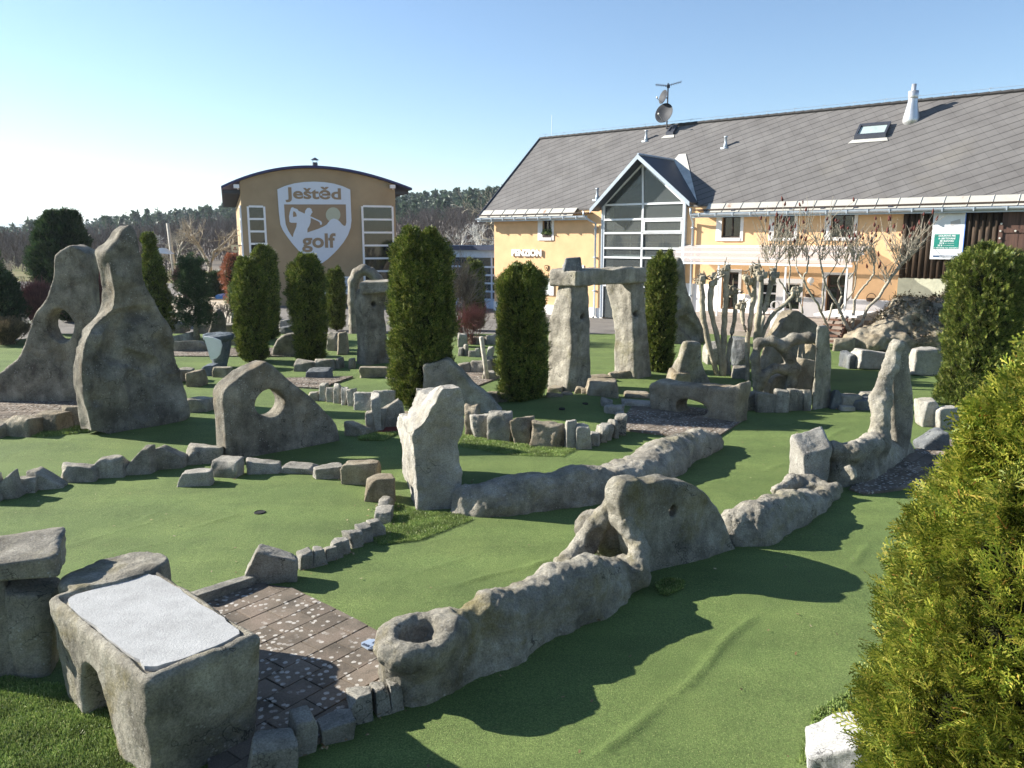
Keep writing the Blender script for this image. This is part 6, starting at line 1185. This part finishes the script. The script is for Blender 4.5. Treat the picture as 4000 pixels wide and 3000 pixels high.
for (tx, ty) in targets:
    p0 = P3(3000+tx*.45208, 800+ty*.45208, SB[1]+rs.normal(0, .25)); nn = 13 if tx not in (440, 1250) else 8
    for k in range(nn):
        a = rs.uniform(0, 6.28); up = rs.uniform(.5, 1.0); out = rs.uniform(.15, .75); L = rs.uniform(.5, 1.3)*(1.3 if tx in (440, 240, 1140) else 1)
        d = np.array([math.cos(a)*out, math.sin(a)*out, up]); d /= np.linalg.norm(d); s0 = p0+rs.normal(0, .06, 3); p1 = s0+d*L*.38+rs.normal(0, .04, 3)*L; p2 = p1+d*L*.3+rs.normal(0, .07, 3)*L; p3 = p2+unit((d+rs.normal(0, .35, 3)+[0, 0, .35])[None])[0]*L*.3
        m.tube([s0, p1, p2, p3], [.012, .009, .007, .005], 5); ends_ = [p3]
        for _ in range(2): b0 = s0+(p2-s0)*rs.uniform(.2, .9); m.tube([b0, b0+unit((d+rs.normal(0, .7, 3))[None])[0]*L*rs.uniform(.15, .4)], [.006, .003], 4)
        if rs.rand() < .7: q = p2+np.array([rs.normal(0, .3), rs.normal(0, .3), .7])*L*.3; m.tube([p1, (p1+q)/2+rs.normal(0, .02, 3), q], [.01, .008, .005], 4); ends_.append(q)
        for e in ends_:
            if rs.rand() < .27 and ncone[0] < 98: h_ = rs.uniform(.1, .18); tl = rs.normal(0, .03, 2); ncone[0] += 1; MB().tube([e, e+[tl[0]*.3, tl[1]*.3, h_*.25], e+[tl[0]*.7, tl[1]*.7, h_*.6], e+[tl[0], tl[1], h_]], [.01, .034, .028, .005], 6).build('seed_cone', SUMAC, T, True)
m.build('twigs', BARK, T)
def Z3(L): return [(2000+x*.45208, 800+y*.45208, r_*.46) for x, y, r_ in L]
def pollard(label, lines, Yd, seed, base):
    rs = np.random.RandomState(seed); T, ends = tree_lines('pollarded_shrub', [Z3(q) for q in lines], Yd, BARK_LICHEN, label, 'shrub', None, rs, base=base, zspread=.2)
    for (p, d, r_) in ends:
        kn = MB(); tw = MB()
        for k in range(6):
            W, Q = rockgeo(.1, .1, .12, seed+k, (0, 0), 4, 1., 2); kn.add(W+p+rs.normal(0, .05, 3), Q.tolist())
        for k in range(10):
            a = unit(rs.normal(0, 1, (1, 3))+[0, 0, .7])[0]; L = rs.uniform(.07, .2); s = p+rs.normal(0, .05, 3)+[0, 0, .02]; tw.tube([s, s+a*L*.5, s+a*L+[0, 0, .03]], [.016, .013, .009], 5)
        kd = kn.build('knuckle', BARK_LICHEN, T, True); tw.build('stubs', BARK_LICHEN, kd)
pollard('left clump of thick pollarded stems with knobbly ends', [[(1800, 1575, 44), (1700, 1200, 46), (1650, 950, 50), (1640, 800, 48), (1635, 640, 40)], [(1830, 1570, 44), (1780, 1150, 44), (1710, 900, 44), (1715, 760, 52), (1735, 660, 44)], [(1825, 1570, 46), (1830, 1200, 52), (1840, 950, 50), (1850, 750, 48), (1850, 560, 50)], [(1885, 1565, 50), (1860, 1350, 44), (1900, 1100, 40), (1930, 950, 36), (1925, 760, 40)]], 17.6, 71, G(2825, 1512))
pollard('right clump of thick yellowish pollarded stems with one long bough', [[(2030, 1590, 36), (2030, 1200, 40), (2060, 1000, 44), (2085, 800, 44), (2100, 560, 42)], [(2090, 1600, 48), (2110, 1150, 60), (2130, 980, 56), (2150, 780, 40), (2150, 600, 40)], [(2110, 1150, 50), (2190, 900, 44), (2230, 700, 44), (2250, 620, 44)], [(2100, 1350, 44), (2180, 1080, 40), (2240, 960, 36), (2330, 880, 34), (2450, 760, 34)], [(2020, 1100, 26), (1990, 1000, 34), (1995, 870, 50)], [(2085, 800, 30), (2040, 740, 26), (2030, 650, 26)]], 17.0, 72, G(2950, 1545))
# rock bank with creepers
def bank():
    B = G(3480, 1380); fr = Frame(B, (1, 0)); E = [(3440, 1318, .0, .95, .6, .7), (3545, 1275, .5, 1.0, .85, 1.1), (3640, 1310, .2, .9, .8, .85), (3380, 1350, -.1, .5, .45, .35), (3480, 1365, -.4, .7, .4, .3), (3760, 1250, .6, 1.4, 1., 1.2)]
    L = []
    for x, y, dy, rx, ry, rz in E: p = fr_l(fr, P3(x, y, B[1]+.9+dy)); L.append((p[0], p[1], max(hgt(fr.at(p[0], p[1], 0), y), .2), rx, ry, rz))
    def fn(X, Y, Z):
        f = 1e3
        for x, y, z, rx, ry, rz in L: f = smin(f, (np.sqrt(((X-x)/rx)**2+((Y-y)/ry)**2+((Z-z+rz*.3)/(rz))**2)-1)*min(rx, ry, rz), .25)
        return f
    bk = tag(sculpt('rock_bank', fr, fn, ((-2.2, 4.2), (-.6, 3.2), (-.1, 2.4)), .045, ST_TAN, disp=((.16, .9), (.12, 2.4), (.08, 5), (.035, 12))), 'rocky bank at the barn end of the yellow house', 'rock bank')
    rs = np.random.RandomState(5); V = np.array([v.co[:] for v in bk.data.vertices])+np.array(bk.location); N = np.array([v.normal[:] for v in bk.data.vertices]); px = np.array([proj(v)[0] for v in V]); sel = np.where((vnoise(V, .8, 3)+(px-3480)/260 > .1) & (V[:, 2] > .25))[0]
    I = rs.choice(sel, 2600); S = V[I]+rs.normal(0, .04, (2600, 3)); d = unit(rs.normal(0, 1, (2600, 3))+[0, -.3, .3])*rs.uniform(.06, .22, (2600, 1)); v1, f1 = sticks(S, S+d, .006, rs); I = rs.choice(sel, 3500); C = V[I]+rs.normal(0, .07, (3500, 3)); v2, f2 = quads(C, rs.normal(0, .018, (3500, 3)), rs.normal(0, .014, (3500, 3)))
    V, F = merge([(v1, f1), (v2, f2)]); tag(mk('creeper', V, F, leaf_mat('creeper_leaf', [(0, (.05, .045, .03)), (.5, (.11, .1, .055)), (1, (.26, .17, .11))])), 'brown creeping shrub spread over the rock bank', 'creeper')
bank()
# grass
def grass(name, polypx, n, ht, mat, seed, label=None, zb=0.):
    P = [G(*p)[:2] for p in polypx]; P = np.array(P); rs = np.random.RandomState(seed); lo, hi = P.min(0), P.max(0); C = []
    while len(C) < n:
        q = rs.uniform(lo, hi, (n, 2)); C += [c for c in q if inpoly(c[0], c[1], P)]
    C = np.array(C[:n]); C = np.hstack([C, np.full((n, 1), zb+.002)]); U = unit(rs.normal(0, .55, (n, 3))+[0, 0, 1])*ht*rs.uniform(.5, 1.3, (n, 1)); S = unit(np.cross(U, rs.normal(0, 1, (n, 3))))*ht*.09; V, F = quads(C+U/2, U/2, S)
    return tag(mk(name, V, F, mat), kind='stuff')
GR = leaf_mat('grass_blade', [(0, (.13, .2, .05)), (.6, (.22, .3, .08)), (.9, (.3, .37, .12)), (1, (.5, .5, .22))], trans=.2)
grass('turf_tufts', [(-100, 2700), (0, 2640), (330, 2700), (470, 2800), (560, 3060), (-100, 3100)], 26000, .024, GR, 1, zb=.005)
grass('turf_tufts', [(1530, 1960), (1640, 1995), (1800, 2010), (1850, 2030), (1640, 2110), (1480, 2130), (1440, 2100), (1520, 2040)], 16000, .02, GR, 2)
grass('turf_tufts', [(1760, 1690), (2000, 1730), (2250, 1755), (2200, 1785), (2000, 1780), (1800, 1745)], 14000, .022, GR, 3)
grass('turf_tufts', [(2570, 2285), (2600, 2268), (2670, 2275), (2665, 2300), (2600, 2330), (2572, 2310)], 3500, .035, GR, 4)
grass('turf_tufts', [(1400, 1700), (1560, 1690), (1500, 1722), (1400, 1722)], 3500, .035, GR, 5)
grass('turf_tufts', [(80, 1700), (340, 1655), (345, 1690), (150, 1712)], 3500, .035, GR, 6)
grass('turf_tufts', [(3180, 2790), (3330, 2700), (3300, 2820), (3180, 2960), (3120, 2990)], 2500, .03, GR, 7)
# ================================================================ HILLS AND FAR WOODS
def hills():
    n = 140; az = np.linspace(-.75, .75, n); R_ = np.array([70, 110, 160, 230, 320, 420, 520, 640]); V = []; prof = np.interp
    px = 2000+FPX*np.tan(az)
    top = np.interp(px, [-1500, 0, 200, 420, 700, 900, 1300, 1560, 1800, 2000, 2400, 5000], [968, 966, 956, 930, 894, 868, 846, 826, 806, 790, 785, 780])
    el = (938-top)/3150.
    for r_ in R_:
        k = np.clip((r_-70)/(420-70), 0, 1)**1.1; h = 3*k*.0+(3+el*420)*k
        if r_ > 420: h = (3+el*420)-(r_-420)*.02
        for a, hh in zip(az, h if hasattr(h, '__len__') else [h]*n): V.append((r_*math.tan(a), r_, hh-.3))
    V = np.array(V); V[:, 2] += .8*vnoise(V*[1, 1, 0], .02)*(V[:, 1] > 130); F = [(j*n+i, j*n+i+1, (j+1)*n+i+1, (j+1)*n+i) for j in range(len(R_)-1) for i in range(n-1)]
    tag(mk('hills', V, F, plain('hill_ground', (.12, .095, .07), .95, var=.3, sc=.3), smooth=True), kind='structure'); return az, el
az_, el_ = hills()
def hz(x, y): a = math.atan2(x, y); e = np.interp(math.tan(a), np.tan(az_), el_); k = np.clip((y-70)/350, 0, 1)**1.1; h = (3+e*420)*k if y <= 420 else (3+e*420)-(y-420)*.02; return h-.3
rs = np.random.RandomState(90); Cs, As, Bs = [], [], []
for i in range(1500):                       # conifers on the upper slopes
    y = rs.uniform(200, 430); u = rs.uniform(-.72, .05); x = u*y; z = hz(x, y); px = 2000+FPX*u
    if y < 300 and rs.rand() < .6: continue
    H = rs.uniform(5, 9); n = 90; t = rs.uniform(0, 1, n)**.8; a = rs.uniform(0, 6.28, n); r_ = H*.26*(1-t*.85)*rs.uniform(.5, 1.1, n); C = np.stack([x+r_*np.cos(a), y+r_*np.sin(a), z+H*(.12+t*.88)], 1); Cs.append(C); As.append(rs.normal(0, .3, (n, 3))); Bs.append(rs.normal(0, .22, (n, 3)))
V, F = quads(np.concatenate(Cs), np.concatenate(As), np.concatenate(Bs)); tag(mk('conifer_wood', V, F, LEAF_FOREST), kind='stuff')
parts = []; S_, E_ = [], []
for i in range(1500):                       # leafless wood below
    y = rs.uniform(80, 300)*(1 if rs.rand() < .6 else .7)+10; u = rs.uniform(-.72, .05); x = u*y; z = hz(x, y) if y > 70 else -.1; H = rs.uniform(3.5, 6.5)*(.6+.4*min(1, y/180)); e_px = 938-3150*(z+H-3)/y
    if e_px < 790+(2000+FPX*u-1900)*-.03: H *= .75
    n = 26; s = np.stack([x+rs.normal(0, .12*H, n), y+rs.normal(0, .12*H, n), z+H*rs.uniform(.0, .75, n)], 1); e = s+np.stack([rs.normal(0, .09*H, n), rs.normal(0, .09*H, n), H*rs.uniform(.12, .3, n)], 1); S_.append(s); E_.append(e)
S_, E_ = np.concatenate(S_), np.concatenate(E_); V, F = sticks(S_, E_, .035, rs); tag(mk('leafless_wood', V, F, leaf_mat('far_twigs', [(0, (.1, .075, .06)), (1, (.24, .19, .155))], trans=0)), kind='stuff')
def baretree(name, x, yb, yt, Yd, label, seed, mat, w_=.12, spread=.5, lv=6):
    B = P3(x, yb, Yd); B[2] = hz(B[0], Yd) if Yd > 75 else 0; H = hgt(B, yt)-B[2]; rs = np.random.RandomState(seed); T = thing(name, B, label, 'tree'); m = MB(); mt = MB()
    def grow(p, d, L, r_, l):
        q = p+d*L*.5+rs.normal(0, .03*L, 3); e = q+d*L*.5+rs.normal(0, .05*L, 3); (m if l < 3 else mt).tube([p, q, e], [r_, r_*.85, r_*.7], 6 if l < 2 else 4 if l < 4 else 3, False)
        if l < lv:
            for k in range(3 if l < lv-1 else 3): nd = d+rs.normal(0, spread, 3)+[0, 0, .12]; nd /= np.linalg.norm(nd); grow(e if k else q, nd, L*rs.uniform(.6, .8), r_*.62, l+1)
    grow(B, np.array([0, 0, 1.]), H*.28, w_, 0); m.build('trunk', mat, T, True); mt.build('branches', mat, T)
baretree('bare_tree', 815, 1150, 775, 45, 'large leafless tree left of the ochre building', 101, BARK, .16)
baretree('bare_tree', 700, 1150, 830, 60, 'leafless tree behind the small pine', 102, BARK, .16)
baretree('bare_tree', 1965, 1100, 612, 60, 'leafless tree rising behind the left end of the long roof', 103, BARK, .2)
baretree('birch', 1870, 1100, 830, 80, 'white stemmed birch between the two buildings', 104, BIRCH, .12, .4)
baretree('birch', 1780, 1100, 840, 82, 'thin white birch above the central cypress', 105, BIRCH, .1, .4)
baretree('birch', 595, 1100, 885, 90, 'pale birch before the wooded hill on the left', 106, BIRCH, .14, .4)
baretree('bare_tree', 60, 1200, 960, 40, 'low leafless tree at the left edge', 107, BARK, .1, .6)
baretree('bare_tree', 1720, 1120, 850, 62, 'dark leafless tree right of the ochre building', 108, BARK, .14)
az = np.linspace(-1.0, .1, 60); V = []
for r_, k in ((2600, 0), (3400, 1), (4500, .4)):
    for a in az: px = 2000+FPX*math.tan(a); e = (938-np.interp(px, [-2000, -300, 0, 60, 120, 180, 400], [880, 880, 874, 869, 873, 885, 915]))/3150*3400+3; V.append((r_*math.tan(a), r_, max(e*k, 1)+4*float(vnoise(np.array([[r_*math.tan(a), r_, 0]]), .01)[0])))
n = len(az); tag(mk('distant_hill', V, [(j*n+i, j*n+i+1, (j+1)*n+i+1, (j+1)*n+i) for j in range(2) for i in range(n-1)], plain('distant_wood', (.035, .06, .035), .9, var=.4, sc=.02), smooth=True), kind='structure')

# thin spring air
HZ = bpy.data.materials.new('thin_air'); HZ.use_nodes = True; t_ = HZ.node_tree; t_.nodes.remove(t_.nodes['Principled BSDF']); pv = t_.nodes.new('ShaderNodeVolumePrincipled')
pv.inputs['Color'].default_value = (.78, .88, 1, 1); pv.inputs['Density'].default_value = .00022; pv.inputs['Anisotropy'].default_value = .3; t_.links.new(pv.outputs[0], t_.nodes['Material Output'].inputs['Volume'])
tag(MB().box(-9300, 9300, -300, 9300, -1.2, 92).build('haze', HZ), kind='stuff')

def debris():
    rs = np.random.RandomState(8); C = []
    for o in list(col.objects):
        if o.parent is None and o.get('category') in ('edging stone', 'curb stone', 'rock', 'boulder', 'standing stone', 'stone', 'sculpture', 'stone wall', 'pillar', 'cypress tree') and o.location[1] < 22:
            rad = max(o.dimensions[0], .25)*.6 if o.type == 'MESH' else .6
            for _ in range(9 if o.type == 'MESH' else 45): a = rs.uniform(0, 6.28); q = rad*rs.uniform(.6, 1.35); C.append((o.location[0]+q*math.cos(a), o.location[1]+q*math.sin(a)*.6, .02))
    for _ in range(500): C.append((rs.uniform(-7, 6), rs.uniform(3.5, 16), .016))
    C = np.array(C); n = len(C); a = rs.uniform(0, 6.28, n); sz = rs.uniform(.005, .014, (n, 1)); A = np.stack([np.cos(a), np.sin(a), rs.normal(0, .25, n)], 1)*sz; B_ = np.stack([-np.sin(a), np.cos(a), rs.normal(0, .25, n)], 1)*sz*.55; V, F = quads(C, A, B_)
    tag(mk('leaf_litter', V, F, leaf_mat('dead_leaves', [(0, (.12, .07, .03)), (.5, (.25, .16, .08)), (1, (.4, .33, .2))], trans=0)), kind='stuff')
debris()
